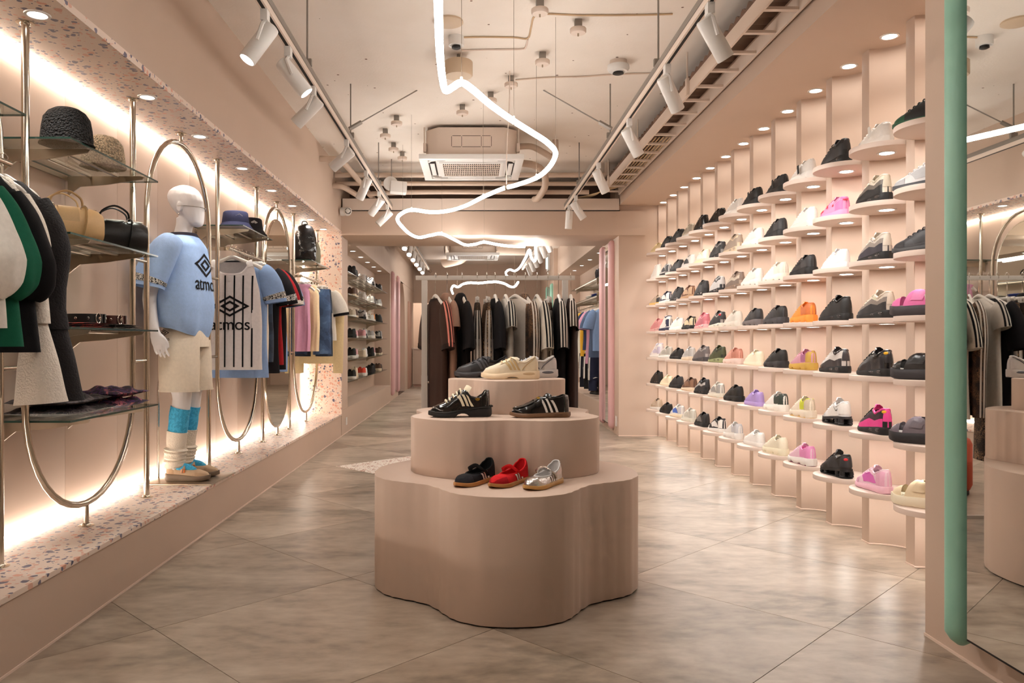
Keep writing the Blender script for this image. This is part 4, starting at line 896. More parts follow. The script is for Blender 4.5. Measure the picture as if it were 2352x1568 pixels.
# rows from the top, columns from the back wall: kind, colours, words
def E(kind, words, *a, tagm=None, **k): return (kind, words, CS(*a, **k), tagm)
TG = mat('tag_paper', (240, 236, 230), .6); TGB = mat('tag_black', (20, 20, 22), .5)
WALL = [
 [E('court', 'tan canvas sneaker', (222, 200, 154), acc=(226, 206, 164)), E('runner', 'black running shoe', BK), E('airmax', 'black chunky sneaker', BK, acc=BK2), E('runner', 'greige and cream running shoe', (202, 188, 168), WH, acc=(170, 158, 142)), E('airmax', 'black patent sneaker', BK, rough=PT), E('runner', 'glossy black sneaker', BK, rough=PT), E('cloud', 'white running shoe with amber sole', WH, WH, (222, 150, 40), NAVY), E('cloud', 'black trail shoe with hang tag', BK, tagm=TGB), E('cloud', 'black pull tab running shoe', BK, acc=BK2, tagm=TGB), E('cloud', 'white running shoe with black tag', WH, WH, BK, tagm=TGB), E('airmax', 'black ribbed basketball shoe', BK, acc=BK2), E('court', 'white leather sneaker with loose laces and tag', (244, 238, 232), tagm=TG), E('runner', 'black and green running shoe', (22, 26, 24), (30, 78, 52), BK, acc=(26, 84, 54), acc2=BK)],
 [E('high', 'white high top sneaker', (240, 232, 224)), E('runner', 'silver and black running shoe', SV, BK, acc=BK2), E('runner', 'black layered running shoe', BK, acc=BK2), E('runner', 'white running shoe with black trim', WH, WH, BK, acc2=BK2), E('runner', 'cream running shoe', CR, (244, 228, 186), BK, acc=WH), E('airmax', 'grey and black layered sneaker', GY, BK, acc=BK, trim=BK2), E('airmax', 'tan and grey running shoe', (222, 200, 172), (228, 206, 176), TAN, acc=(168, 150, 134)), E('cloud', 'white cushioned running shoe', WH, WH, BK), E('cloud', 'black mid running shoe', BK, acc=BK2), E('cloud', 'bright white cushioned running shoe', (246, 242, 238), WH, BK), E('court', 'pink sneaker with red spots', PKC, (240, 160, 200), acc=(226, 120, 176)), E('airmax', 'beige and black layered sneaker', (222, 210, 192), BK, acc=BK, acc2=(112, 104, 96), trim=(206, 194, 174)), E('runner', 'silver running shoe with grey sole', (206, 204, 204), (70, 72, 76), (60, 62, 66), acc=(172, 172, 174))],
 [E('court', 'beige sneaker with stacked striped sole', (190, 170, 150), (232, 190, 116), BK, acc=BK2, acc2=(196, 190, 184)), E('runner', 'navy and white running shoe', NAVY, WH, NAVY, acc=WH), E('airmax', 'black bulky sneaker', BK, acc=BK2), E('runner', 'brown leopard print running shoe', (122, 78, 56), (196, 158, 124), BK, acc=(212, 176, 142)), E('airmax', 'black leather sneaker with white tab', BK, acc=BK2, lin_=WH), E('airmax', 'charcoal and silver sneaker', BK2, BK, acc=SV), E('airmax', 'taupe sneaker with translucent sole', (172, 150, 132), (148, 124, 106), acc=(130, 112, 100), acc2=(212, 198, 180)), E('cloud', 'pure white running shoe', WH, WH, BK), E('cloud', 'cream white running shoe with black sole', (244, 236, 222), (244, 234, 218), BK, acc=(226, 216, 204)), E('cloud', 'all black cushioned sneaker', BK, acc=BK2), E('court', 'plain white leather sneaker', (244, 240, 240), (240, 236, 236)), E('airmax', 'grey and navy layered sneaker', (214, 204, 192), BK, acc=(44, 40, 52), acc2=(150, 140, 132), trim=(222, 210, 194)), E('runner', 'dark grey moulded sneaker', (54, 54, 58), (66, 66, 68), acc=(44, 44, 48))],
 [E('airmax', 'dusty pink sneaker', (226, 158, 156), (232, 178, 172), acc=(214, 142, 142)), E('high', 'white and navy sneaker', WH, NAVY, acc=NAVY, acc2=WH), E('runner', 'white mesh running shoe', (246, 240, 236)), E('runner', 'black and cream zebra sneaker', (34, 30, 28), BK, acc=(232, 212, 176)), E('airmax', 'pink glossy sneaker', (230, 150, 158), (236, 180, 180), acc=(206, 118, 130), rough=.25), E('airmax', 'silver and black sneaker with red badge', (160, 152, 146), (226, 216, 200), BK, acc=BK2), E('cloud', 'pale grey running shoe', (228, 220, 208), (230, 222, 210)), E('cloud', 'black and grey cushioned shoe', BK2, (112, 104, 104), BK), E('cloud', 'graphite trail shoe', (52, 50, 54), (58, 56, 60), acc=BK), E('cloud', 'bright orange running shoe', (250, 148, 52), (252, 152, 60), (226, 180, 130), (196, 96, 50), acc=(206, 112, 56)), E('airmax', 'black suede sneaker', (26, 24, 24), BK), E('airmax', 'grey gradient sneaker with pale green mark', (206, 192, 176), BK, acc=(40, 38, 40), acc2=(130, 120, 112), trim=(216, 200, 182)), E('clog', 'pink and black strap clog with tag', (236, 120, 180), (58, 54, 58), BK, (220, 216, 214), acc=(240, 140, 196), tagm=TG)],
 [E('high', 'white and lavender high top', (240, 232, 230), WH, acc=(206, 196, 214)), E('runner', 'silver grey running shoe', (206, 200, 190), WH, BK, acc=(176, 170, 160)), E('court', 'black leather sneaker', BK), E('runner', 'silver running shoe with gum sole', (206, 202, 198), (226, 206, 180), (222, 156, 60), acc=(184, 180, 176)), E('airmax', 'grey sneaker with black lining', (170, 160, 156), (70, 66, 68), BK, BK, acc=(112, 104, 104)), E('airmax', 'black and olive sneaker', (40, 42, 32), (150, 156, 110), BK, acc=(72, 76, 50)), E('cloud', 'blush pink running shoe', (222, 160, 142), (240, 214, 202), acc=(196, 130, 112)), E('court', 'ivory low sneaker', (250, 236, 210)), E('cloud', 'black ventilated running shoe', BK, (40, 38, 40)), E('cloud', 'mustard and mauve running shoe', (206, 150, 164), (200, 160, 72), (190, 150, 64), (166, 84, 120), acc=(170, 104, 140), acc2=(196, 156, 70)), E('airmax', 'silver and black bubble sneaker', (200, 192, 186), BK, acc=(60, 56, 58), acc2=(206, 198, 192), rough=.25), E('airmax', 'black patent sneaker with yellow badge', (22, 21, 22), BK, acc=BK2, rough=PT), E('clog', 'black patent strap clog', (26, 25, 27), (50, 48, 52), BK, (226, 220, 216), rough=.15)],
 [E('airmax', 'black nubuck sneaker with white mark', (28, 25, 24), BK), E('court', 'cream canvas low sneaker', (246, 230, 200)), E('runner', 'dark grey running shoe', BK2, BK), E('runner', 'brown running shoe with gum sole', (98, 70, 56), (226, 206, 180), (220, 156, 72), acc=(140, 104, 82)), E('airmax', 'black sneaker with silver flash', BK, BK, acc=BK2, acc2=SV), E('runner', 'white and grey running shoe', (232, 226, 216), (224, 216, 200), (216, 150, 80), acc=(160, 156, 152)), E('cloud', 'all black trail shoe', (30, 27, 26), BK), E('court', 'lilac suede sneaker', LIL, (186, 160, 220)), E('cloud', 'white running shoe with dark green panel', WH, (242, 236, 226), acc=(50, 60, 54)), E('cloud', 'cream running shoe with lime stripe', (240, 226, 206), (238, 224, 204), (226, 186, 110), acc=(214, 220, 60), acc2=(212, 196, 172)), E('shox', 'white sneaker on clear black columns', (244, 240, 238), BK2, BK, acc=WH), E('airmax', 'black sneaker fading to hot pink', (30, 32, 28), BK, acc=(236, 70, 150), acc2=(60, 30, 50)), E('clog', 'silver grey and black strap clog', (120, 112, 122), (40, 38, 42), BK, (220, 214, 212), rough=.2)],
 [E('runner', 'tan and white running shoe with blue lining', (190, 166, 140), WH, lin_=(40, 50, 150), acc=(214, 196, 176)), E('court', 'black low sneaker', BK), E('runner', 'white running shoe with blue mark', WH, CR, BK, acc=(206, 204, 210), acc2=(86, 120, 206)), E('runner', 'off white and grey running shoe', (234, 230, 220), (226, 220, 204), acc=(206, 202, 190)), E('runner', 'black running shoe with silver lines', BK, BK, acc=BK2, acc2=(120, 116, 114)), E('runner', 'black and white running shoe with gum window', BK2, WH, (200, 150, 110), acc=WH), E('cloud', 'white cushioned shoe with grey panel', (244, 238, 232), WH, acc=(206, 204, 208)), E('court', 'plain white low sneaker', (246, 242, 238), WH), E('cloud', 'cream cushioned running shoe', (242, 232, 208), (238, 228, 200)), E('cloud', 'pale pink and white running shoe', (236, 196, 212), WH, (120, 60, 80), (226, 110, 176), acc=(236, 150, 200)), E('shox', 'black sneaker on coil columns', (30, 26, 26), BK, BK, WH, acc=BK2), E('runner', 'pink running shoe with curved pink sole', (244, 206, 220), (246, 196, 212), (96, 30, 50), acc=(240, 180, 206), acc2=(222, 110, 190)), E('clog', 'cream strap clog with translucent heel', (246, 226, 190), (244, 232, 206), (196, 170, 140), (250, 240, 220))],
]
HEAD = [math.radians(v) for v in (-6, -2, 2, 0, -4)]
RN = ['top', 'second', 'third', 'fourth', 'fifth', 'sixth', 'bottom']
wall_shoes = {}
for r, row in enumerate(WALL):
    for c, (kind, words, cols, tg) in enumerate(row):
        j = 11 - c; yc = RIB0 + RIBW + RR + PITCH * j; rr = random.Random(r * 31 + c)
        rot = math.radians(7 - .6 * c + rr.uniform(-4, 4))
        if kind == 'clog': rot = math.radians(38)
        if c == 12 and kind != 'clog': rot = math.radians(34)
        wall_shoes[r, c] = place_shoe(kind, cols, (X_FIN - .060 + rr.uniform(-.008, .008), yc + .004, ROWZ[6 - r] + .0005), rot, '%s, %s row of shoe wall, %s from back' % (words, RN[r], ORD[c]), 'shoes on the shoe wall', 'shoe', 1.0, tg, 'clog' if kind == 'clog' else 'sneaker')
# writing and badges on some wall shoes
tm = text_mesh('NIKE', .0135, .0006, .0007)
obj('heel_lettering', tm, mat('red_print', (206, 50, 70), .5), wall_shoes[1, 10], (-.006, -.1395, .082), (pi / 2, 0, -.12))
spot_m = lathe([(0, .0022), (.007, .0015), (.009, 0)], 12)
sh = Shoe(sole=(.030, .026), rim=RIM_LOW, flare=1.04)
for t, q in ((.34, .45), (.55, .4), (.72, .35), (.86, .5), (.62, .7)):
    p = sh.S(t, -1, q, .0015); o = obj('red_spot', spot_m, mat('red_print', (206, 50, 70), .5), wall_shoes[1, 10], p, (0, -pi / 2 + .5, 0))
def swoosh(sh, side, s=1.0, t0=.22, q0=.30):
    up = [(0, .0), (.10, -.10), (.22, -.06), (.42, .14), (.60, .34)]; lo = [(0, .0), (.06, -.17), (.18, -.19), (.40, .04), (.60, .34)]
    f = lambda u, v: sh.S(t0 + s * (interp([(i / 4, a[0]) for i, a in enumerate(up)], u) * (1 - v) + interp([(i / 4, a[0]) for i, a in enumerate(lo)], u) * v) * .62, side, min(.95, q0 + s * .75 * (interp([(i / 4, a[1]) for i, a in enumerate(up)], u) * (1 - v) + interp([(i / 4, a[1]) for i, a in enumerate(lo)], u) * v)), .0038)
    return mk(*gridv(f, 14, 2), weld=0)
shA = Shoe(sole=(.040, .022), rim=RIM_AIR, flare=1.05, bulge=.02)
for rc, col in (((1, 11), (226, 216, 202)), ((2, 11), (44, 48, 84)), ((3, 11), (176, 216, 140))):
    obj('side_mark', swoosh(shA, -1, .45, .30, .62), lea(col), wall_shoes[rc])
shX = Shoe(sole=(.052, .034), rim=RIM_AIR, flare=1.07)
obj('side_mark', swoosh(shX, -1, .8, .16, .45), lea(BK), wall_shoes[5, 10])
shR = Shoe(sole=(.036, .024), flare=1.06, bulge=.03)
obj('side_mark', swoosh(shR, -1, .6, .42, .5), lea((206, 90, 180)), wall_shoes[6, 11]); obj('side_mark', swoosh(shR, -1, .7, .2, .5), lea((86, 120, 206)), wall_shoes[6, 2])
bad = lathe([(0, .003), (.006, .002), (.008, 0)], 12, sx=1.5)
for rc in ((4, 11), (5, 11)): obj('badge', bad, mat('yellow_badge', (240, 180, 40), .4), wall_shoes[rc], shA.S(.03, -1, .62, .004), (pi / 2, 0, -.5))
obj('badge', bad, mat('red_badge', (206, 40, 50), .4), wall_shoes[3, 5], shA.S(.06, -1, .5, .004), (pi / 2, 0, -.7)); obj('badge', bad, mat('red_badge', (206, 40, 50), .4), wall_shoes[6, 10], shX.S(.015, -1, .45, .008), (pi / 2, 0, -.2))

# ================================================================ podium shoes
GUM = mat('gum_rubber', (176, 122, 66), .5, noise=.08, nscale=120)
def three_stripes(sh, t0, w, gap, m, par, q0=.10, q1=.86, slant=-.09, side=-1, off=.003):
    for k in range(3): obj('stripe', sh.patch(t0 + k * (w + gap), t0 + k * (w + gap) + w, q0, q1, off, 3, 6, (side,), slant), m, par)
def maryjane(loc, rot, label, upm, toem, strapm, linm, soleM, stripem, collarm):
    sh = Shoe(L=.265, W=.046, sole=(.020, .017), rim=[(0, .088), (.05, .092), (.13, .074), (.24, .056), (.40, .049), (.55, .045), (.66, .045), (.74, .048), (.84, .046), (.93, .039), (1, .026)], wr=.034, open_=(.045, .71), flare=1.05, toe=.34)
    t = thing('mary_jane', label, 'shoe', loc, rot, 'mary jane shoes on the podium')
    obj('sole', sh.solem(), soleM, t); obj('upper', sh.upper(), upm, t); obj('lining', sh.lining(), linm, t); obj('top_line', sh.collar(.0035), collarm, t)
    obj('toe_overlay', sh.patch(.76, 1, .0, .62, .0012, 12, 5), toem, t)
    three_stripes(sh, .30, .045, .035, stripem, t, .06, .80, .07, -1, .002); three_stripes(sh, .30, .045, .035, stripem, t, .06, .80, .07, 1, .002)
    a, b = .47, .47; pts = [sh.S(.40, 1, .35, .005), sh.S(.44, 1, .8, .007), sh.S(.47, 1, 1, .008) + Vector((-.008, 0, .008)), Vector((0, (.47 - .5) * sh.L, .074)), sh.S(.47, -1, 1, .008) + Vector((.008, 0, .008)), sh.S(.42, -1, .8, .007), sh.S(.36, -1, .38, .006), sh.S(.34, -1, .22, .006)]
    obj('strap', tube(catmull(pts, 4), [(.0020, .0095)] * 29, 8, up=Vector((0, 0, 1))), strapm, t)
    return t
Z1, Z2, Z3 = .5055, .7585, .9165
rotmj = math.atan2(.58, -.815)
maryjane((.006, 3.265, Z1), rotmj, 'black mary jane shoe with white stripes and gum sole on the low tier', fab((34, 34, 38)), fab((46, 46, 52)), fab((26, 26, 28)), fab((20, 20, 22)), GUM, lea(WH), fab((24, 24, 26)))
maryjane((.148, 3.245, Z1), rotmj, 'red mary jane shoe with white stripes and gum sole on the low tier', fab((206, 30, 36)), fab((170, 24, 34)), fab((216, 36, 40)), fab((190, 24, 30)), GUM, lea(WH), fab((216, 36, 40)))
SILV = mat('crinkled_silver_leather', (206, 202, 198), .22, metal=.85, bump=.5, bscale=45)
maryjane((.288, 3.20, Z1), rotmj, 'metallic silver mary jane shoe with gum sole on the low tier', SILV, SILV, SILV, fab((206, 202, 200)), mat('light_gum_rubber', (196, 150, 84), .5), mat('silver_stripe', (222, 218, 214), .3, metal=.6), fab((214, 210, 208)))

def trefoil(par, loc, rot, m, s=.012):
    leaf = mk([(0, 0, 0), (-.28, .35, 0), (-.3, .75, 0), (0, 1.1, 0), (.3, .75, 0), (.28, .35, 0)], [(0, 5, 4, 3, 2, 1)], smooth=False)
    e = empty('emblem', loc); e.parent = par; e.rotation_euler = rot; e.scale = (s,) * 3
    for a in (-.75, 0, .75): obj('leaf', leaf, m, e, None, (0, 0, a))
GOLD = mat('gold_foil', (214, 176, 84), .3, metal=.9)
PATB = mat('black_patent_leather', (14, 13, 14), .06, coat=1, bump=.35, bscale=28)
CREAM = lea((240, 226, 196), .45)
# black patent sneaker with chunky split sole
sh = Shoe(L=.285, W=.048, sole=(.046, .024), rim=[(0, .122), (.05, .118), (.12, .098), (.22, .084), (.32, .090), (.42, .118), (.50, .122), (.60, .100), (.72, .074), (.84, .060), (.93, .050), (1, .032)], wr=.031, open_=(.04, .45), flare=1.05, gap=.018)
t = thing('patent_sneaker', 'black patent sneaker with cream stripes and split heel on the middle tier', 'shoe', (-.062, 3.545, Z2), pi / 2 + .14)
RB = rub((22, 21, 22))
obj('sole', sh.solem(), RB, t); obj('upper', sh.upper(), PATB, t); obj('lining', sh.lining(), fab((120, 116, 122)), t); obj('top_line', sh.collar(.004), PATB, t); obj('toe_overlay', sh.patch(.74, 1, .0, .5, .0018, 12, 5), PATB, t); obj('eyestay', sh.patch(.46, .72, .72, .98, .002, 8, 3), PATB, t)
obj('heel_counter', sh.patch(0, .18, .05, .75, .002), PATB, t); obj('welt', tube([sh.S(tt, sd, 0, .0) + Vector((sd * .005, 0, .004)) for sd, rng in ((-1, range(0, 25)), (1, range(24, -1, -1))) for tt in [(.5 - .5 * cos(pi * i / 24)) for i in rng]], .0032, 6), RB, t)
obj('sole_ledge', box(-.02, .02, -.149, -.135, .044, .052, .002), RB, t)
three_stripes(sh, .33, .045, .030, CREAM, t, .12, .56, .085, -1); three_stripes(sh, .33, .045, .030, CREAM, t, .12, .56, .085, 1)
obj('laces', sh.laces(.50, .74, 5, .0042), CREAM, t)
tg = obj('tongue', sh.tongue(.024, .026, .40), CREAM, t)
trefoil(t, sh.S(.225, -1, .50, .004) , (pi / 2, 0, -pi / 2), GOLD, .014); 
# black loafer with stripes
LEAB = mat('black_box_leather', (16, 15, 16), .16, coat=.4)
sh = Shoe(L=.275, W=.046, sole=(.024, .020), rim=[(0, .100), (.06, .100), (.2, .090), (.34, .086), (.42, .094), (.50, .092), (.62, .076), (.74, .062), (.85, .052), (.94, .044), (1, .028)], wr=.031, open_=(.045, .44), flare=1.07, toe=.34)
t = thing('loafer', 'black leather loafer with white side stripes and brown sole on the middle tier', 'shoe', (.303, 3.525, Z2), pi / 2 + .12)
obj('sole', sh.solem(), mat('brown_gum_rubber', (116, 84, 58), .55, noise=.1, nscale=150), t); obj('upper', sh.upper(), LEAB, t); obj('lining', sh.lining(), fab((30, 28, 28)), t); obj('top_line', sh.collar(.003), LEAB, t)
ap = [sh.S(tt, -1, q, .003) for tt, q in ((.42, .72), (.55, .70), (.68, .66), (.80, .62), (.90, .62), (.955, .75))] + [sh.S(.965, 1, 1, .003)] + [sh.S(tt, 1, q, .003) for tt, q in ((.955, .75), (.90, .62), (.80, .62), (.68, .66), (.55, .70), (.42, .72))]
obj('apron_seam', tube(catmull(ap, 3), .0026, 6), LEAB, t); obj('saddle_strap', sh.patch(.50, .62, .30, 1.0, .004, 5, 8), LEAB, t); obj('tongue', sh.tongue(.016, .026, .40), LEAB, t)
three_stripes(sh, .26, .042, .048, lea(WH), t, .04, .64, .10, -1); three_stripes(sh, .26, .042, .048, lea(WH), t, .04, .64, .10, 1)
trefoil(t, sh.S(.555, -1, .72, .007), (1.0, 0, -pi / 2), GOLD, .011)
obj('sole_label', box(-.0005, .0005, -.018, .018, -.004, .004), mat('brown_sole_relief', (98, 70, 48), .6), t, (-.0505 * .80, -.075, .012))
# three running shoes on the top tier
def toprunner(loc, rot, label, base, over, stripe, sole, sole2, lace, lining):
    sh = Shoe(L=.285, W=.048, gap=.012, sole=(.042, .027), rim=[(0, .100), (.05, .108), (.13, .098), (.24, .082), (.34, .084), (.42, .098), (.50, .104), (.60, .092), (.72, .078), (.84, .066), (.93, .056), (1, .036)], wr=.031, open_=(.045, .47), flare=1.05, bulge=.03, toe=.33)
    t = thing('running_shoe', label, 'shoe', loc, rot, 'running shoes on the top tier')
    obj('sole', sh.solem(), sole, t); obj('outsole', sh.outsole(), sole2, t); obj('upper', sh.upper(), base, t); obj('lining', sh.lining(), lining, t); obj('collar', sh.collar(.006), lining, t)
    obj('toe_guard', sh.patch(.70, 1, .0, .38, .0015, 12, 4), over, t); obj('heel_counter', sh.patch(0, .24, .05, .55, .0018, 10), over, t); obj('heel_window', sh.lens(.05, .30, .026, .008, -1), sole2, t)
    obj('heel_line', tube([sh.S(tt, -1, q, .0035) for tt, q in ((.04, .75), (.12, .62), (.20, .50), (.27, .30), (.30, .12))], .0018, 5), stripe, t)
    obj('eyestay', sh.patch(.44, .70, .62, .95, .0022, 8, 3), over, t)
    three_stripes(sh, .38, .042, .030, stripe, t, .12, .62, .10, -1, .0032); three_stripes(sh, .38, .042, .030, stripe, t, .12, .62, .10, 1, .0032)
    obj('laces', sh.laces(.50, .66, 3, .003), lace, t)
    pts = [sh.S(.46, 1, .75, .005), sh.S(.46, 1, .98, .006), sh.S(.45, -1, .98, .006), sh.S(.40, -1, .78, .006), sh.S(.36, -1, .60, .006)]
    obj('strap', tube(catmull(pts, 4), [(.0025, .012)] * 17, 8, up=Vector((0, 0, 1))), over, t); obj('tongue', sh.tongue(.006, .020), base, t)
toprunner((.182, 3.84, Z3), pi / 2 + .03, 'cream running shoe with strap and tan stripes in front on the top tier', lea((236, 222, 196)), lea((240, 222, 190)), lea((206, 176, 124)), rub((240, 218, 184)), rub((206, 176, 136)), fab((214, 190, 150)), fab((230, 214, 190)))
toprunner((.045, 4.00, Z3), pi / 2 - .10, 'black running shoe behind the cream one on the top tier', lea((30, 29, 32)), lea((50, 48, 52)), lea((70, 68, 74)), rub((52, 50, 54)), rub((30, 29, 30)), fab((60, 58, 62)), fab((28, 27, 29)))
toprunner((.292, 4.015, Z3), pi / 2 + .02, 'silver grey running shoe behind the cream one on the top tier', lea((190, 184, 182)), lea((206, 200, 198)), lea((70, 70, 80)), rub((200, 192, 188)), rub((96, 94, 100)), fab((200, 206, 214)), fab((206, 200, 196)))

# ================================================================ far shoe niche (left, beyond the beam)
FARC = [CS(BK), CS(BK, WH), CS(WH), CS((214, 196, 176), WH), CS((226, 170, 176), WH), CS(BK2, BK, acc=SV), CS((180, 176, 174), WH), CS((96, 70, 56), CR), CS((240, 150, 40), WH), CS((236, 84, 60), WH), CS(CR), CS(NAVY, WH)]
FW = ['black', 'black and white', 'white', 'beige', 'pink', 'charcoal and silver', 'grey', 'brown', 'orange', 'red orange', 'cream', 'navy']
order = [[6, 0, 0, 2, 5, 5, 2, 0, 5], [1, 7, 7, 2, 2, 2, 0, 6, 5], [4, 3, 7, 5, 2, 2, 8, 0, 0], [0, 0, 4, 4, 5, 6, 10, 5, 6], [1, 1, 4, 10, 2, 0, 4, 7, 7], [1, 1, 10, 9, 2, 0, 0, 7, 0]]
for r in range(6):
    z = 1.98 - .275 * r
    glass_shelf(9.62, 14.0, z, 'long glass shelf in the far left shoe niche, %s from the top' % ORD[r], 'glass shelves of the far shoe niche', -1.822, -1.56)
    for c in range(9):
        k = order[r][c]; kind = ['runner', 'court', 'cloud', 'airmax'][(r * 5 + c * 3) % 4]
        place_shoe(kind, FARC[k], (-1.69, 9.95 + c * .475, z + .001), -pi / 2 + .5 * (c % 2) + pi / 1.0 * 0 + 2.0, '%s sneaker, far left niche, %s row, %s from near end' % (FW[k], ORD[r], ORD[c]), 'shoes in the far niche')
# ================================================================ hanging clothes (local: width X, front -Y, rail at the origin)
HPL = mat('white_hanger_plastic', (236, 228, 220), .35)
hookm = tube([Vector((.0165 * cos(math.radians(a)), 0, .0165 * sin(math.radians(a)))) for a in range(-40, 181, 20)] + [Vector((-.012, 0, -.018)), Vector((0, 0, -.03)), Vector((0, 0, -.072))], .0018, 6, up=Vector((0, 1, 0)))
armm = tube(catmull([Vector((-.205, 0, -.150)), Vector((-.17, 0, -.128)), Vector((-.08, 0, -.095)), Vector((-.03, 0, -.075)), Vector((0, 0, -.068)), Vector((.03, 0, -.075)), Vector((.08, 0, -.095)), Vector((.17, 0, -.128)), Vector((.205, 0, -.150))], 3), [(.010, .013)] * 25, 8, up=Vector((0, 1, 0)))
clipbar = tube([Vector((-.16, 0, -.09)), Vector((.16, 0, -.09))], [(.006, .012)] * 2, 8, up=Vector((0, 1, 0))); clipm = box(-.012, .012, -.012, .012, -.135, -.08, .003)
EXT = .055
hookm2 = tube([Vector((.0165 * cos(math.radians(a)), 0, .0165 * sin(math.radians(a)))) for a in range(-40, 181, 20)] + [Vector((-.012, 0, -.018)), Vector((0, 0, -.03)), Vector((0, 0, -.072 - EXT))], .0018, 6, up=Vector((0, 1, 0)))
def hanger(loc, rotz, what, group, clips=False, ext=0.0, soft=False):
    if len(what.split()) > 11: what = what.split(',')[0].split(' with ')[0].split(' before ')[0]
    t = thing('coat_hanger', 'white plastic hanger holding the ' + what, 'hanger', loc, rotz, group)
    obj('hook', hookm2 if ext else hookm, CHROME, t); e = (0, 0, -ext)
    if clips:
        obj('bar', clipbar, HPL, t, e); obj('clip', clipm, HPL, t, (-.12, 0, -ext)); obj('clip', clipm, HPL, t, (.12, 0, -ext))
        obj('neck', cyl((0, 0, -.092), (0, 0, -.068), .006, 8), HPL, t, e)
    else:
        o = obj('arms', armm, HPL, t, e)
        if soft: o.scale = (.62, 1, 1)
class Body:
    def __init__(s, prof, folds=.22, seed=0, k=5):
        s.prof, s.folds, s.k = prof, folds, k; r = random.Random(seed); s.ph = [r.uniform(0, 6.3) for _ in range(4)]
    def dims(s, z):
        for a, b in zip(s.prof, s.prof[1:]):
            if z >= b[0]:
                u = (z - a[0]) / (b[0] - a[0]); u = max(0, min(1, u)); return tuple(a[i] + (b[i] - a[i]) * u for i in (1, 2))
        return s.prof[-1][1:3]
    def pt(s, th, z, off=0):
        hw, hd = s.dims(z); top = s.prof[0][0]; g = min(1, max(0, (top - .08 - z) / .35)); c, q = cos(th), sin(th)
        f = 1 + s.folds * g * (.6 * sin(s.k * th + s.ph[0] + 2 * z) + .4 * sin((2 * s.k + 1) * th + s.ph[1] - 3 * z))
        x = (hw + off) * math.copysign(abs(c) ** .75, c); y = (hd * f + off) * math.copysign(abs(q) ** .9, q)
        return Vector((x + .006 * g * sin(9 * z + s.ph[2]), y, z))
    def mesh(s, n=44, m=26, z0=None, z1=None, off=0, cap=False):
        z0 = s.prof[0][0] if z0 is None else z0; z1 = s.prof[-1][0] if z1 is None else z1
        return mk(*rings([[s.pt(2 * pi * j / n, z0 + (z1 - z0) * (i / m) ** (1.25 if m > 8 else 1), off) for j in range(n)] for i in range(m + 1)], cap0=cap, cap1=cap), angle=75)
    def yfront(s, x, z):
        hw, hd = s.dims(z); c = max(-1, min(1, x / hw)); th = -math.acos(math.copysign(abs(c) ** (1 / .75), c)); return s.pt(th, z).y
    def decal(s, polys, off=.003):
        """flat artwork (list of (x, z) polygons) laid on the front"""
        vf = []
        for me_v, me_f in polys:
            vf.append(([Vector((x, s.yfront(x, z) - off, z)) for x, z in me_v], me_f))
        return mk(*merge(*vf), smooth=False)
def band(p, q, w):      # strip between two closed polylines
    n = len(p); return (list(p) + list(q), [(i, (i + 1) % n, (i + 1) % n + n, i + n) for i in range(n)])
def diamond(cx, cz, w, h, k=5):
    pts = [(cx - w, cz), (cx, cz + h), (cx + w, cz), (cx, cz - h)]; out = []
    for i in range(4):
        a, b = pts[i], pts[(i + 1) % 4]
        for j in range(k): out.append((a[0] + (b[0] - a[0]) * j / k, a[1] + (b[1] - a[1]) * j / k))
    return out
def emblem_polys(cx, cz, s):
    return [band(diamond(cx, cz, s, s * .55), diamond(cx, cz, s * .78, s * .43), 0), band(diamond(cx, cz, s * .52, s * .29), diamond(cx, cz, s * .30, s * .165), 0)]
def text_polys(txt, cx, cz, size, bold=.004):
    me = text_mesh(txt, size, 0, bold * size); bm = bmesh.new(); bm.from_mesh(me); bmesh.ops.triangulate(bm, faces=bm.faces)
    bm.verts.ensure_lookup_table(); v = [(cx + q.co.x, cz + q.co.y) for q in bm.verts]; f = [tuple(x.index for x in q.verts) for q in bm.faces]; bm.free(); return [(v, f)]
def sleeve_path(hw, side, kind, L=.5, drop=0):
    x = hw - .035
    if kind == 'short': pts = [(x - .02, -.150), (x + .015, -.19), (x + .05, -.26), (x + .075, -.33), (x + .085, -.385)]; rd = [(.034, .062), (.045, .078), (.050, .088), (.048, .088), (.047, .086)]
    elif kind == 'cap': pts = [(x - .02, -.150), (x + .01, -.18), (x + .035, -.23), (x + .045, -.27)]; rd = [(.034, .062), (.045, .075), (.048, .080), (.047, .08)]
    elif kind == 'puff': pts = [(x - .06, -.170), (x - .02, -.24), (x + .005, -.32), (x + .018, -.40), (x + .015, -.47), (x, -.515)]; rd = [(.030, .040), (.042, .050), (.054, .058), (.068, .074), (.060, .068), (.030, .036)]
    elif kind == 'bell': pts = [(x - .07, -.170), (x - .03, -.25), (x - .005, -.34), (x - .005, -.47), (x + .0, -.60), (x + .012, -.74), (x + .022, -.88)]; rd = [(.034, .055), (.045, .062), (.05, .060), (.036, .045), (.034, .040), (.05, .066), (.065, .085)]
    else: pts = [(x - .02, -.150), (x + .02, -.20), (x + .04, -.32), (x + .035, -.45), (x + .03, -.15 - L + .05), (x + .03, -.15 - L)]; rd = [(.036, .062), (.046, .070), (.046, .066), (.042, .060), (.040, .056), (.036, .050)]
    return [Vector((side * a, 0, b + drop)) for a, b in pts], rd
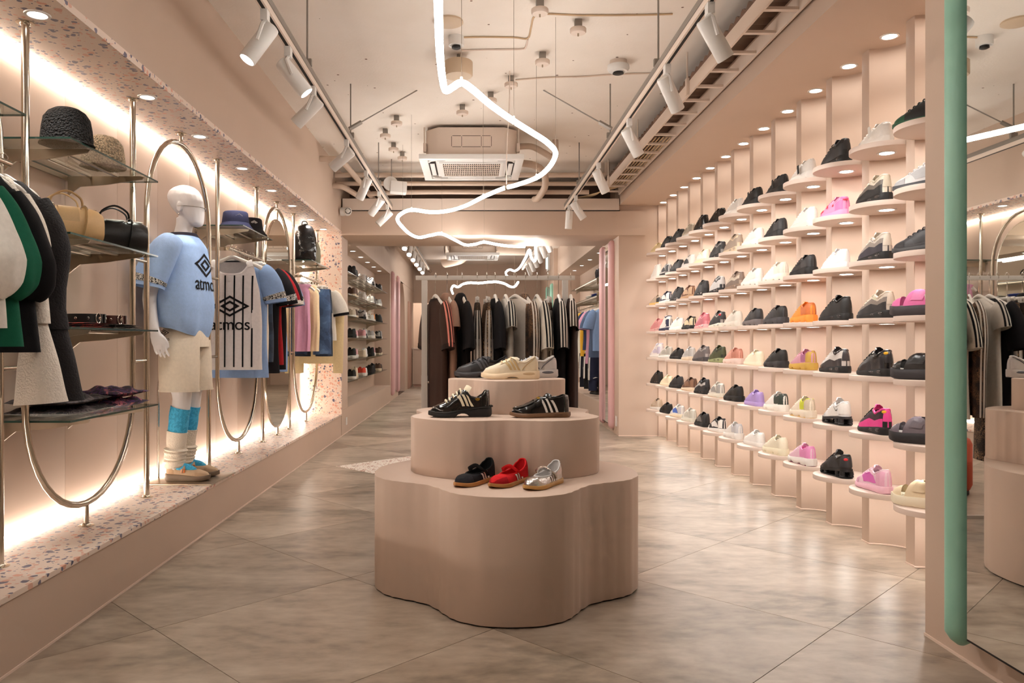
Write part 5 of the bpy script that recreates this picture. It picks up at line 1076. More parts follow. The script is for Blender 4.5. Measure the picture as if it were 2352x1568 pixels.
def tube_surf(pts, rd, k=5, seed=0, wr=.06):
    P_ = catmull(pts, k); n = len(P_); fr = frames(P_, Vector((0, 1, 0))); r = random.Random(seed); ph = r.uniform(0, 6)
    def S(u, ang, off=0):
        x = u * (n - 1); i = min(int(x), n - 2); f = x - i; y = u * (len(rd) - 1); j = min(int(y), len(rd) - 2); g = y - j
        ra = rd[j][0] + (rd[j + 1][0] - rd[j][0]) * g + off; rb = rd[j][1] + (rd[j + 1][1] - rd[j][1]) * g + off
        w = 1 + wr * u * sin(4 * ang + ph + 5 * u)
        p = P_[i].lerp(P_[i + 1], f); return p + fr[i][1] * (cos(ang) * ra * w) + fr[i][2] * (sin(ang) * rb * w)
    return S
def tube_part(S, n=20, m=20, u0=0, u1=1, a0=0, a1=2 * pi, off=0): return mk(*gridv(lambda u, v: S(u0 + (u1 - u0) * u, a0 + (a1 - a0) * v, off), m, n), weld=1e-5, angle=75)
def top_prof(hw, L, hd=.05, nw=.075, flare=0.0, soft=False):
    if soft: return [(-.085, .065, .030), (-.10, .085, .036), (-.14, hw * .60, .042), (-.19, hw * .76, hd), (-.25, hw * .86, hd), (-.34, hw * .88, hd * 1.05), (-.15 - L * .6, hw * (.94 + flare * .5), hd * 1.1), (-.10 - L, hw * (1 + flare), hd * 1.15)]
    return [(-.085, nw, .030), (-.10, nw + .03, .036), (-.125, hw * .72, .042), (-.15, hw * .90, hd), (-.19, hw * .97, hd), (-.30, hw * .96, hd * 1.05), (-.15 - L * .6, hw * (.98 + flare * .5), hd * 1.1), (-.10 - L, hw * (1 + flare), hd * 1.15)]
def top(label, cat, group, loc, rotz, m, L=.62, hw=.22, sleeve='short', hd=.05, trim=None, stripes=None, sl_m=None, folds=.2, seed=0, name='tshirt', what=None, hg='hangers on the left wall', cuff=None, hood=None, sL=.55, flare=0.0, band_m=None, hang_it=True, ext=0.0):
    t = thing(name, label, cat, loc, rotz, group); B = Body(top_prof(hw, L, hd, flare=flare, soft=sleeve in ('puff', 'bell')), folds, seed)
    if ext: t.location.z -= ext; t.scale = (1, .66, 1)
    obj('body', B.mesh(), m, t)
    if trim: obj('neck_trim', B.mesh(36, 2, -.085, -.103, .0025), trim, t)
    if sleeve != 'none':
        for sd in (-1, 1):
            pts, rd = sleeve_path(hw, sd, sleeve, sL); S = tube_surf(pts, rd, seed=seed + sd, wr=.13 if sleeve == 'puff' else .06); o = obj('sleeve', tube_part(S, 28, 28), sl_m or m, t)
            if stripes:
                for q in (-.5, 0, .5):
                    c = pi / 2 * (1 if sd > 0 else -1); obj('sleeve_stripe', tube_part(S, 3, 16, .02, .98, c + q - .12, c + q + .12, .002), stripes, o)
            if cuff: obj('cuff', tube_part(S, 20, 3, .86, 1, off=.0025), cuff, o)
            if band_m: obj('sleeve_band', tube_part(S, 20, 3, .74, .88, off=.002), band_m, o)
    if hood:
        obj('hood', mk(*rings([[Vector((a * cos(2 * pi * j / 18) * (1 + .06 * sin(3 * j)), .012 + b * sin(2 * pi * j / 18), z)) for j in range(18)] for z, a, b in ((-.05, .03, .022), (-.06, .055, .040), (-.085, .075, .056), (-.12, .095, .062), (-.155, .115, .058), (-.175, .12, .05))]), angle=70), hood, t)
    if hang_it: hanger(loc, rotz, what or label, hg, ext=ext, soft=sleeve in ('puff', 'bell') or hw < .14)
    return t, B
def trousers(label, group, loc, rotz, m, L=.95, hw=.15, stripes=None, seed=0, what=None, hg='hangers on the clothes rack', name='trousers', cat='trousers', hd=.035, ext=0.0):
    t = thing(name, label, cat, loc, rotz, group); B = Body([(-.115, hw, .022), (-.14, hw, .026), (-.25, hw * 1.06, hd), (-.36, hw * 1.08, hd * 1.1)], .15, seed); obj('waist', B.mesh(40, 10), m, t)
    for sd in (-1, 1):
        S = tube_surf([Vector((sd * hw * .52, 0, -.33)), Vector((sd * hw * .56, 0, -.5)), Vector((sd * hw * .60, .01, -.115 - L * .7)), Vector((sd * hw * .62, 0, -.115 - L))], [(hd * 1.05, hw * .54), (hd * 1.1, hw * .50), (hd * 1.2, hw * .46), (hd * 1.3, hw * .46)], seed=seed + sd)
        o = obj('leg', tube_part(S), m, t)
        if stripes:
            for q in (-.55, 0, .55):
                c = pi / 2 * (1 if sd > 0 else -1); obj('side_stripe', tube_part(S, 3, 18, 0, 1, c + q - .2, c + q + .2, .002), stripes, o)
    if stripes:
        for sd in (0, pi):
            for q in (-.5, 0, .5): obj('hip_stripe', mk(*gridv(lambda u, v: B.pt(sd + q - .14 + .28 * v, -.16 - .2 * u, .0025), 8, 2)), stripes, t)
    hanger(loc, rotz, what or label, hg, True, ext)
    if ext: t.location.z -= ext; t.scale = (1, .75, 1)
    return t
WHF, BKF, GNF = fab((240, 234, 226)), fab((24, 22, 25)), fab((26, 98, 74))
RIBW_ = mat('ribbed_white_knit', (238, 228, 216), .85, noise=.12, nscale=90, bump=.5, bscale=150); RIBB = mat('ribbed_black_knit', (26, 22, 25), .85, bump=.5, bscale=150)
RAILZ = 1.752; RX = -1.70
G1 = 'tops hanging at the left edge'
def lr(y): return (RX, y, RAILZ + .0125)
top('dark navy knit top at the extreme left edge', 'top', G1, lr(2.36), .05, fab((48, 46, 62)), .60, .15, 'puff', seed=1, name='knit_top')
top('white blouse with gathered short sleeves at the left edge', 'blouse', G1, lr(2.47), .0, WHF, .52, .205, 'puff', seed=2, name='blouse', folds=.3)
top('green sweatshirt with gathered puff sleeves', 'sweatshirt', G1, lr(2.56), .0, GNF, .58, .205, 'puff', seed=3, name='sweatshirt')
top('black sweatshirt with gathered puff sleeves', 'sweatshirt', G1, lr(2.645), .0, BKF, .60, .215, 'puff', seed=4, name='sweatshirt')
top('white ribbed top with very long bell sleeves', 'top', G1, lr(2.72), .0, RIBW_, .50, .195, 'bell', seed=5, name='bell_sleeve_top', flare=.1)
top('black ribbed top with very long bell sleeves', 'top', G1, lr(2.80), .0, RIBB, .52, .220, 'bell', seed=6, name='bell_sleeve_top', flare=.1)

# ---- second bay: striped jersey and friends
G2 = 'clothes on the rail behind the mannequin'; BLUE = fab((150, 180, 226)); BANDM = patterned('woven_band', [(20, 20, 24), (226, 222, 216), (24, 22, 26), (220, 216, 210)], 60, 2, 0)
t = thing('sleeveless_jersey', 'white sleeveless jersey with black stripes and diamond emblem', 'jersey', lr(5.46), 0, G2)
class Tank(Body):
    def pt(s, th, z, off=0):
        p = Body.pt(s, th, z, off); u = max(0, min(1, (z + .34) / .24)); p.z -= .085 * u * max(0, -sin(th)) ** .5 * max(0, 1 - (p.x / .125) ** 4); return p
B = Tank([(-.10, .135, .03), (-.13, .150, .04), (-.20, .165, .048), (-.30, .19, .052), (-.45, .20, .055), (-.86, .215, .062)], .10, 11)
obj('body', B.mesh(56, 30), fab((236, 228, 226)), t)
for sd in (-1, 1): obj('shoulder_strap', tube(catmull([Vector((sd * .135, -.03, -.14)), Vector((sd * .12, -.012, -.10)), Vector((sd * .115, .012, -.10)), Vector((sd * .13, .03, -.14))], 4), [(.004, .022)] * 13, 8, up=Vector((0, 1, 0))), fab((236, 228, 226)), t)
obj('neck_trim', B.mesh(40, 2, -.10, -.118, .003), fab((222, 212, 212)), t)
for x in (-.15, -.095, -.035, .03, .09, .15):
    V = [(x - .0055, -.20 - .64 * i / 20) for i in range(21)] + [(x + .0055, -.20 - .64 * i / 20) for i in range(21)]; obj('black_stripe', B.decal([(V, [(i, i + 1, i + 22, i + 21) for i in range(20)])], .0016), BKF, t)
obj('diamond_emblem', B.decal(emblem_polys(0, -.415, .135), .003), BKF, t); obj('lettering', B.decal(text_polys('atmos', 0, -.545, .115), .003), BKF, t)
hanger(lr(5.46), 0, 'striped sleeveless jersey', 'hangers on the left wall')
top('pale blue jersey with patterned sleeve band behind the striped jersey', 'jersey', G2, lr(5.56), 0, BLUE, .82, .225, 'short', seed=12, band_m=BANDM, trim=BKF, name='jersey')
trousers('cream wide shorts clipped on a hanger', G2, lr(5.65), 0, fab((232, 216, 194)), .72, .19, seed=13, hg='hangers on the left wall', name='shorts', cat='shorts', hd=.05)
trousers('dark indigo jeans folded on a clip hanger', G2, lr(5.74), 0, DENIMD, .70, .20, seed=14, hg='hangers on the left wall', name='jeans', cat='jeans', hd=.05)
top('black jersey with patterned sleeve band', 'jersey', G2, lr(5.85), 0, fab((26, 23, 26)), .80, .235, 'short', seed=15, band_m=BANDM, name='jersey')
top('deep red jersey between the black ones', 'jersey', G2, lr(5.95), 0, fab((168, 34, 40)), .74, .235, 'short', seed=16, name='jersey', cuff=WHF)
top('black jersey with white cuffs before the oval mirror', 'jersey', G2, lr(6.05), 0, fab((30, 27, 30)), .78, .24, 'short', seed=17, cuff=WHF, name='jersey')
top('light blue jersey with patterned band, last on the rail', 'jersey', G2, lr(6.15), 0, BLUE, .80, .22, 'short', seed=18, band_m=BANDM, name='jersey')

# ---- third bay
G3 = 'clothes on the rail by the terrazzo wall'
top('mauve pink ruched dress hanging beside the beige one', 'dress', G3, (RX - .03, 7.80, RAILZ + .0125), 0, fab((206, 150, 176)), .66, .085, 'none', seed=22, name='dress', folds=.5)
top('beige ruched dress beside the denim shorts', 'dress', G3, lr(7.92), 0, fab((236, 210, 170)), .66, .125, 'none', seed=23, name='dress', folds=.5)
trousers('blue frayed denim skirt shorts clipped on a hanger', G3, lr(8.06), 0, DENIM, .68, .20, seed=24, hg='hangers on the left wall', name='denim_shorts', cat='denim', hd=.07)
trousers('darker frayed denim shorts behind the blue ones', G3, lr(8.20), 0, DENIMD, .70, .19, seed=25, hg='hangers on the left wall', name='denim_shorts', cat='denim', hd=.06)
top('white and black raglan shirt', 'shirt', G3, lr(8.34), 0, fab((236, 228, 216)), .55, .22, 'short', seed=26, cuff=BKF, name='raglan_shirt')
top('straw yellow long sleeved shirt with black edge, last on the rail', 'shirt', G3, lr(8.48), 0, fab((228, 206, 160)), .80, .22, 'long', seed=27, sL=.85, trim=BKF, name='long_shirt')

# ---- clothes rack behind the podium (rail along X, clothes seen edge on)
G4 = 'clothes on the rack behind the podium'; HG4 = 'hangers on the clothes rack'; WS = fab((226, 216, 206)); r_ = random.Random(5)
def rk(px): return (P(px, 0, YR).x, YR, zb + .0145)
def rz(): return pi / 2 + r_.uniform(-.05, .15)
BRN, BRN2, MAU = fab((62, 42, 34)), fab((132, 96, 76)), fab((156, 122, 104))
tt, B = top('brown track jacket with red and white stripes, leftmost on the rack', 'jacket', G4, rk(1000), pi / 2 + .30, BRN, 1.0, .24, 'short', .05, trim=fab((44, 30, 26)), seed=31, hg=HG4, name='track_jacket', stripes=fab((226, 140, 126)), cuff=fab((40, 27, 23)), ext=EXT)
top('mauve brown hooded top with cut sleeves', 'hoodie', G4, rk(1027), pi / 2 + .2, MAU, .95, .24, 'cap', .05, seed=32, hg=HG4, name='hoodie', hood=MAU, ext=EXT)
top('black hooded jacket next to the mauve one', 'hoodie', G4, rk(1061), pi / 2 + .15, fab((26, 23, 24)), .95, .24, 'short', .05, seed=33, hg=HG4, name='hoodie', hood=fab((26, 23, 24)), ext=EXT)
trousers('dark leopard trousers with white side stripes', G4, rk(1096), pi / 2, snake('dark_leopard_print', 80, ((36, 26, 20), (92, 70, 52))), .95, .20, WS, 34, name='track_trousers', hd=.04, ext=EXT)
trousers('brown leopard trousers with white side stripes', G4, rk(1118), pi / 2 + .05, LEOP, .95, .20, WS, 35, name='track_trousers', hd=.045, ext=EXT)
top('black tee with white shoulder stripes', 'tshirt', G4, rk(1137), rz(), BKF, .62, .23, 'short', seed=36, hg=HG4, stripes=None, trim=BKF, sl_m=BKF, ext=EXT)
top('white tee with broad black shoulder stripes', 'tshirt', G4, rk(1161), rz(), fab((226, 218, 208)), .66, .225, 'cap', seed=37, hg=HG4, stripes=BKF, ext=EXT)
top('pale grey mesh vest on a wide hanger', 'vest', G4, rk(1183), pi / 2 + .5, fab((206, 196, 186)), .62, .20, 'none', seed=38, hg=HG4, name='mesh_vest', ext=EXT)
top('snakeskin print track jacket with white sleeve stripes', 'jacket', G4, rk(1206), pi / 2 + .15, SNAKE, .66, .24, 'long', seed=39, hg=HG4, stripes=WS, name='track_jacket', hood=SNAKE, sL=.62, ext=EXT)
top('white tee with black stripes right of the snakeskin jacket', 'tshirt', G4, rk(1233), pi / 2 + .12, fab((232, 222, 208)), .68, .24, 'short', seed=40, hg=HG4, stripes=BKF, ext=EXT)
trousers('snakeskin print trousers with white side stripes', G4, rk(1258), pi / 2, SNAKE, .95, .18, WS, 41, name='track_trousers', hd=.03, ext=EXT)
top('black tee with white V stripes near the right post', 'tshirt', G4, rk(1283), pi / 2 - .02, fab((30, 27, 29)), .72, .23, 'short', seed=42, hg=HG4, stripes=WS, ext=EXT)
top('dark brown jacket with white shoulder stripe, rightmost on the rack', 'jacket', G4, rk(1311), pi / 2 - .08, fab((48, 32, 28)), 1.0, .24, 'cap', seed=43, hg=HG4, stripes=WS, name='track_jacket', ext=EXT)

# ---- far right niche
rail(10.9, 14.9, 'steel hanging rail in the far right niche', 1.89, 1.66, 2.24, 'hanging rails of the far room')
rail(10.9, 14.9, 'second steel rail low in the far right niche', 1.89, 1.02, 2.24, 'hanging rails of the far room')
G5 = 'clothes in the far right niche'
for i, (c, w_, sl) in enumerate([((124, 150, 190), 'light blue shirt', 'short'), ((86, 100, 126), 'slate blue shirt', 'short'), ((206, 150, 170), 'pink shirt', 'short'), ((52, 62, 88), 'navy striped shirt', 'short'), ((232, 176, 60), 'yellow shirt', 'cap'), ((240, 232, 218), 'white shirt with black trim', 'short'), ((26, 24, 28), 'black long top', 'long'), ((240, 200, 184), 'salmon top', 'none'), ((160, 150, 206), 'lilac top', 'short'), ((230, 224, 214), 'ivory top', 'cap')]):
    top(w_ + ' on the far right rail', 'shirt', G5, (1.89, 11.05 + i * .32, 1.66 + .0125), 0, fab(c), .60 + .1 * (i % 3), .20, sl, seed=60 + i, hg='hangers in the far right niche', name='shirt', cuff=BKF if i == 5 else None)
for i, (c, w_) in enumerate([((40, 44, 66), 'navy trousers'), ((26, 24, 26), 'black trousers'), ((30, 30, 40), 'dark trousers')]):
    trousers(w_ + ' low in the far right niche', G5, (1.89, 11.6 + i * .5, 1.02 + .0125), 0, fab(c), .55, .17, fab((230, 224, 216)), 80 + i, hg='hangers in the far right niche')
glass_shelf(10.9, 14.6, 2.06, 'upper glass shelf of the far right niche', 'glass shelves of the far right niche', 1.84, 2.24); glass_shelf(10.9, 14.6, 1.80, 'lower glass shelf of the far right niche', 'glass shelves of the far right niche', 1.84, 2.24)
# ================================================================ mannequin
MX, MY = -1.755, 4.72
man = thing('mannequin', 'bald white mannequin in pale blue jersey, cream shorts and blue socks', 'mannequin', (MX, MY, Z_PL), math.radians(89)); man.scale = (.982,) * 3
def ring_e(c, a, b, n=20, tilt=0): return [Vector((c[0] + a * cos(2 * pi * j / n), c[1] + b * sin(2 * pi * j / n), c[2] + tilt * sin(2 * pi * j / n))) for j in range(n)]
vf = []
Z0 = .02    # the soles of the shoes lift it a little
headp = [(1.563, -.072, .016, .018), (1.570, -.070, .032, .034), (1.585, -.061, .045, .050), (1.61, -.047, .054, .068), (1.64, -.033, .062, .083), (1.68, -.016, .069, .099), (1.72, -.002, .074, .109), (1.755, .006, .073, .106), (1.785, .010, .063, .091), (1.805, .010, .046, .065), (1.818, .010, .022, .030), (1.822, .010, .004, .005)]
vf.append(rings([ring_e((0, y_, z), a, b) for z, y_, a, b in headp]))
vf.append(rings([ring_e((0, y_, z), a, b) for z, y_, a, b in [(1.45, .03, .075, .06), (1.50, .024, .056, .054), (1.54, .014, .050, .052), (1.58, .004, .049, .052), (1.62, .0, .048, .055)]]))
vf.append(rings([ring_e((0, y_, z), a, b, 24) for z, y_, a, b in [(.84, .01, .15, .10), (.92, .01, .165, .11), (1.0, .005, .15, .10), (1.10, .0, .125, .09), (1.22, -.005, .14, .10), (1.32, -.005, .155, .11), (1.40, .01, .165, .09), (1.46, .02, .12, .065), (1.49, .025, .06, .05)]]))
for sd in (-1, 1):
    arm = [Vector((sd * .135, .03, 1.435)), Vector((sd * .185, .05, 1.40)), Vector((sd * .215, .085, 1.27)), Vector((sd * .232, .12, 1.14)), Vector((sd * .240, .115, 1.04)), Vector((sd * .246, .095, .945)), Vector((sd * .248, .085, .915))]
    vf.append(tubev(catmull(arm, 3), [.05 - .0 * i if i < 4 else .050 - .0016 * (i - 4) for i in range(19)], 14))
    palm = [Vector((sd * .248, .088, .930)), Vector((sd * .248, .080, .895)), Vector((sd * .246, .070, .865)), Vector((sd * .242, .060, .835)), Vector((sd * .238, .054, .822))]
    vf.append(tubev(palm, [(.024, .017), (.034, .017), (.041, .016), (.041, .014), (.036, .011)], 14, up=Vector((0, 1, 0))))
    for k, (dy, ln) in enumerate(((-.030, .070), (-.010, .080), (.011, .075), (.031, .060))):
        b = Vector((sd * .240, .060 + dy, .835)); q = [b, b + Vector((-sd * .003, -.003 + dy * .06, -ln * .4)), b + Vector((-sd * .012, -.008 + dy * .12, -ln * .72)), b + Vector((-sd * .026, -.012 + dy * .15, -ln))]
        vf.append(tubev(catmull(q, 3), [.0088] * 4 + [.0082] * 3 + [.0076, .007, .005], 8))
    b = Vector((sd * .246, .046, .885)); q = [b, b + Vector((-sd * .006, -.022, -.025)), b + Vector((-sd * .016, -.030, -.052)), b + Vector((-sd * .024, -.032, -.072))]
    vf.append(tubev(catmull(q, 3), [.012] * 3 + [.0105] * 3 + [.0092, .008, .0075, .005], 8))
    leg = [Vector((sd * .085, .01, .90)), Vector((sd * .088, .005, .75)), Vector((sd * .085, -.005, .60)), Vector((sd * .082, -.010, .50)), Vector((sd * .080, .010, .38)), Vector((sd * .078, .025, .24)), Vector((sd * .076, .035, .12)), Vector((sd * .076, .03, .05))]
    vf.append(tubev(catmull(leg, 3), [interp([(0, .085), (.15, .082), (.28, .070), (.43, .055), (.55, .056), (.66, .050), (.85, .036), (1, .034)], i / 21) for i in range(22)], 16))
    vf.append(rings([[Vector((sd * (.070 + .008 * k), .012 + .018 * cos(2 * pi * j / 10), 1.675 + .03 * sin(2 * pi * j / 10))) for j in range(10)] for k in range(2)]))      # ear
me = mk(*merge(*vf)); tmp = bpy.data.objects.new('tmp', me); C.objects.link(tmp)
md = tmp.modifiers.new('r', 'REMESH'); md.mode = 'VOXEL'; md.voxel_size = .0052; ms = tmp.modifiers.new('s', 'SMOOTH'); ms.iterations = 4; ms.factor = .5
dg = bpy.context.evaluated_depsgraph_get(); bme = bpy.data.meshes.new_from_object(tmp.evaluated_get(dg)); bpy.data.objects.remove(tmp)
bme.polygons.foreach_set('use_smooth', [True] * len(bme.polygons)); bme.materials.clear()
obj('body', bme, mat('matt_white_mannequin', (236, 232, 232), .35), man)
# jersey
JB = fab((166, 196, 240)); prof = [(1.520, .078, .072), (1.505, .105, .080), (1.475, .165, .098), (1.44, .205, .118), (1.36, .225, .130), (1.20, .238, .145), (1.08, .244, .154), (.98, .230, .146), (.93, .200, .128)]
class MB(Body):
    def pt(s, th, z, off=0):
        p = Body.pt(s, th, z, off); p.y += .012; u = max(0, min(1, (1.10 - z) / .2)); q = -sin(th)
        p.z += -.06 * u * max(0, q) + .02 * u * max(0, -q); return p
JBd = MB(prof, .10, 5, 4); j = obj('jersey', JBd.mesh(60, 34), JB, man)
obj('neck_trim', JBd.mesh(48, 3, 1.521, 1.500, .003), fab((44, 40, 52)), j)
for sd in (-1, 1):
    S = tube_surf([Vector((sd * .165, .02, 1.445)), Vector((sd * .215, .035, 1.40)), Vector((sd * .255, .07, 1.31)), Vector((sd * .275, .10, 1.22)), Vector((sd * .282, .11, 1.17))], [(.078, .068), (.088, .080), (.096, .086), (.098, .086), (.098, .086)], seed=3)
    o = obj('sleeve', tube_part(S, 26, 20), JB, j); obj('sleeve_band', tube_part(S, 26, 3, .74, .87, off=.002), BANDM, o)
obj('diamond_emblem', JBd.decal(emblem_polys(.0, 1.325, .135), .004), BKF, j); obj('lettering', JBd.decal(text_polys('atmos', 0, 1.205, .118), .004), BKF, j)
# shorts
SH = fab((236, 222, 202)); sb = Body([(.99, .150, .105), (.93, .168, .114), (.86, .180, .122), (.82, .184, .124)], .05, 2); s_ = obj('shorts', sb.mesh(44, 8), SH, man)
for sd in (-1, 1):
    S = tube_surf([Vector((sd * .092, .0, .86)), Vector((sd * .102, -.002, .76)), Vector((sd * .108, -.004, .64)), Vector((sd * .110, -.004, .55))], [(.118, .092), (.120, .098), (.122, .102), (.122, .104)], seed=8 + sd, wr=.05)
    o = obj('short_leg', tube_part(S, 30, 18), SH, s_); obj('hem', tube_part(S, 30, 2, .95, 1, off=.002), SH, o)
side = [Vector((-.2, 0, 0))]
def sidedecal(polys, xf): return mk(*merge(*[([Vector((xf, -x, z)) for x, z in v], f) for v, f in polys]), smooth=False)
obj('hip_emblem', sidedecal(emblem_polys(-.055, .905, .035), -.197), BKF, s_); obj('hip_lettering', sidedecal(text_polys('atmos', -.055, .868, .030), -.197), BKF, s_)
# socks, leg warmers, shoes
SK = patterned('blue_lace_sock', [(60, 176, 222), (72, 186, 230), (52, 160, 208)], 60, 2, 0); LW = mat('cream_rib_knit', (236, 222, 204), .9, bump=.7, bscale=120)
for sd in (-1, 1):
    lg = lambda z: interp([(.05, .03), (.12, .035), (.24, .025), (.38, .010), (.50, -.010)], z); rd = lambda z: interp([(.05, .040), (.12, .041), (.24, .052), (.34, .058), (.45, .060), (.5, .060)], z); xx = sd * .079
    obj('sock', tube([Vector((xx, lg(z), z)) for z in [.10 + .0175 * i for i in range(21)]], [rd(.10 + .0175 * i) for i in range(21)], 22, up=Vector((0, 1, 0))), SK, man)
    obj('leg_warmer', tube([Vector((xx, lg(z), z)) for z in [.085 + .01 * i for i in range(23)]], [rd(.085 + .01 * i) + (.014 + .010 * abs(sin(i * 1.25)) if i < 12 else .006) for i in range(23)], 22, up=Vector((0, 1, 0))), LW, man)
    a = Shoe(L=.275, W=.047, sole=(.042, .030), rim=[(0, .090), (.05, .095), (.14, .082), (.25, .070), (.40, .066), (.55, .066), (.66, .066), (.74, .066), (.84, .058), (.93, .050), (1, .034)], wr=.033, open_=(.045, .68), flare=1.07, bulge=.03)
    e = empty('shoe', (xx, -.045, .008)); e.parent = man; e.rotation_euler = (0, 0, pi)
    obj('sole', a.solem(), rub((128, 108, 88)), e); obj('upper', a.upper(), fab((206, 178, 148)), e); obj('lining', a.lining(), fab((150, 128, 106)), e); obj('toe_guard', a.patch(.72, 1, 0, .45, .0015, 12), fab((196, 166, 136)), e); obj('heel_counter', a.patch(0, .22, .05, .6), fab((190, 160, 130)), e)
    obj('foot_sock', tube([Vector((0, -.08 + .02 * i, .05 + .022 * sin(i * .42 + .4))) for i in range(8)], [.02, .03, .032, .032, .030, .027, .022, .01], 12), SK, e)
    obj('strap', tube(catmull([a.S(.45, 1, .3, .004), a.S(.47, 1, 1, .006) + Vector((0, 0, .008)), a.S(.47, -1, 1, .006) + Vector((0, 0, .008)), a.S(.44, -1, .3, .005)], 4), [(.003, .012)] * 13, 8), fab((206, 178, 148)), e); obj('buckle', box(-.004, .004, -.012, .012, -.012, .012, .003), mat('amber_buckle', (206, 110, 40), .3), e, a.S(.45, 1, .55, .009))
obj('base_plate', prism([(-.22, -.24), (.22, -.24), (.22, .20), (-.22, .20)], 0, .008, .002), BRUSH, man)
obj('support_rod', tube(catmull([(0, .17, .008), (0, .17, .4), (0, .165, .60), (0, .11, .64), (0, .04, .64)], 4), .008, 10), CHROME, man)
obj('earring', lathe([(0, -.007), (.006, -.003), (.007, 0), (.006, .003), (0, .007)], 10), CHROME, man, (-.082, .008, 1.632)); obj('necklace', tube([Vector((.060 * cos(a), .018 + .060 * sin(a), 1.515 - .012 * sin(a + pi / 2 * 0) * -1)) for a in [2 * pi * i / 24 for i in range(24)]], .003, 6, closed=True), mat('pearl', (236, 224, 214), .2), man)
ew = obj('eyewear', tube(catmull([(-.078, .02, 1.68), (-.074, -.03, 1.682), (-.05, -.085, 1.680), (0, -.120, 1.678), (.05, -.085, 1.680), (.074, -.03, 1.682), (.078, .02, 1.68)], 4), .0016, 5), CHROME, man)
for k in range(3): obj('eyewear_charm', lathe([(0, -.006), (.006, 0), (0, .006)], 8), CLEAR, ew, (-.012 + .010 * k, -.124, 1.672 - .010 * (k % 2)))

# ================================================================ hats
def knit(name, rgb):
    if name in MATS: return MATS[name]
    m, nt, b, N, L = nodes(name); tc = N('ShaderNodeTexCoord'); v = N('ShaderNodeTexVoronoi'); v.inputs['Scale'].default_value = 120; L(tc.outputs['Object'], v.inputs['Vector'])
    rp = N('ShaderNodeValToRGB'); el = rp.color_ramp.elements; el[0].color = (*lin(rgb), 1); el[0].position = .35; el[1].color = (*[c * .45 for c in lin(rgb)], 1); el[1].position = .75
    L(v.outputs['Distance'], rp.inputs[0]); L(rp.outputs[0], b.inputs['Base Color']); bp = N('ShaderNodeBump'); bp.inputs['Strength'].default_value = .9; bp.inputs['Distance'].default_value = -.02; L(v.outputs['Distance'], bp.inputs['Height']); L(bp.outputs[0], b.inputs['Normal']); b.inputs['Roughness'].default_value = .9; return m
def crochet(loc, s, rgb, label, nm):
    t = thing('crochet_hat', label, 'hat', loc, 0, 'crochet hats on the top shelf'); m = knit(nm, rgb)
    prof = [(.100, 0), (.099, .03), (.096, .07), (.088, .11), (.072, .135), (.048, .150), (.022, .157), (0, .159)]
    obj('crown', lathe([(r * s * (1 + .012 * (i % 2)), z * s) for i, (r, z) in enumerate(prof)], 30), m, t)
    obj('brim', lathe([(.096 * s, .012), (.104 * s, .003), (.106 * s, 0), (.1 * s, .002)], 30, wob=lambda a, k: .002 * sin(5 * a) + .002, cap=False), m, t)
crochet((-1.690, 3.22, ZS[0] + .001), 1.0, (30, 28, 30), 'black crochet bucket hat on the top glass shelf', 'black_crochet'); crochet((-1.735, 3.63, ZS[0] + .001), .96, (232, 206, 172), 'beige crochet bucket hat beside the black one', 'beige_crochet')
def bucket(loc, rgb, label, s=1.0, rot=0):
    t = thing('bucket_hat', label, 'hat', loc, rot, 'bucket hats on the glass shelf'); m = fab(rgb); 
    obj('crown', lathe([(.098 * s, .05), (.094 * s, .08), (.088 * s, .128), (.080 * s, .136), (.05 * s, .140), (0, .141)], 32), m, t)
    obj('brim', lathe([(.097 * s, .055), (.112 * s, .03), (.130 * s, .004), (.131 * s, 0), (.110 * s, .028), (.095 * s, .05)], 32, wob=lambda a, k: .004 * sin(2 * a) + .004 if 1 < k < 4 else 0, cap=False), m, t)
    e = obj('emblem', mk(*merge(*[([Vector((x, 0, z)) for x, z in v], f) for v, f in emblem_polys(0, 0, .026)]), smooth=False), lea(WH), t, (.050, -.0745, .098), (.10, 0, .55)); obj('emblem_bar', box(-.016, .016, -.001, .001, -.004, .004), lea(WH), e, (0, 0, -.024))
bucket((-1.745, 5.68, ZS[0] + .001), (42, 44, 72), 'navy blue bucket hat with small white emblem'); bucket((-1.725, 5.99, ZS[0] + .001), (34, 31, 34), 'black bucket hat behind the navy one', .97)

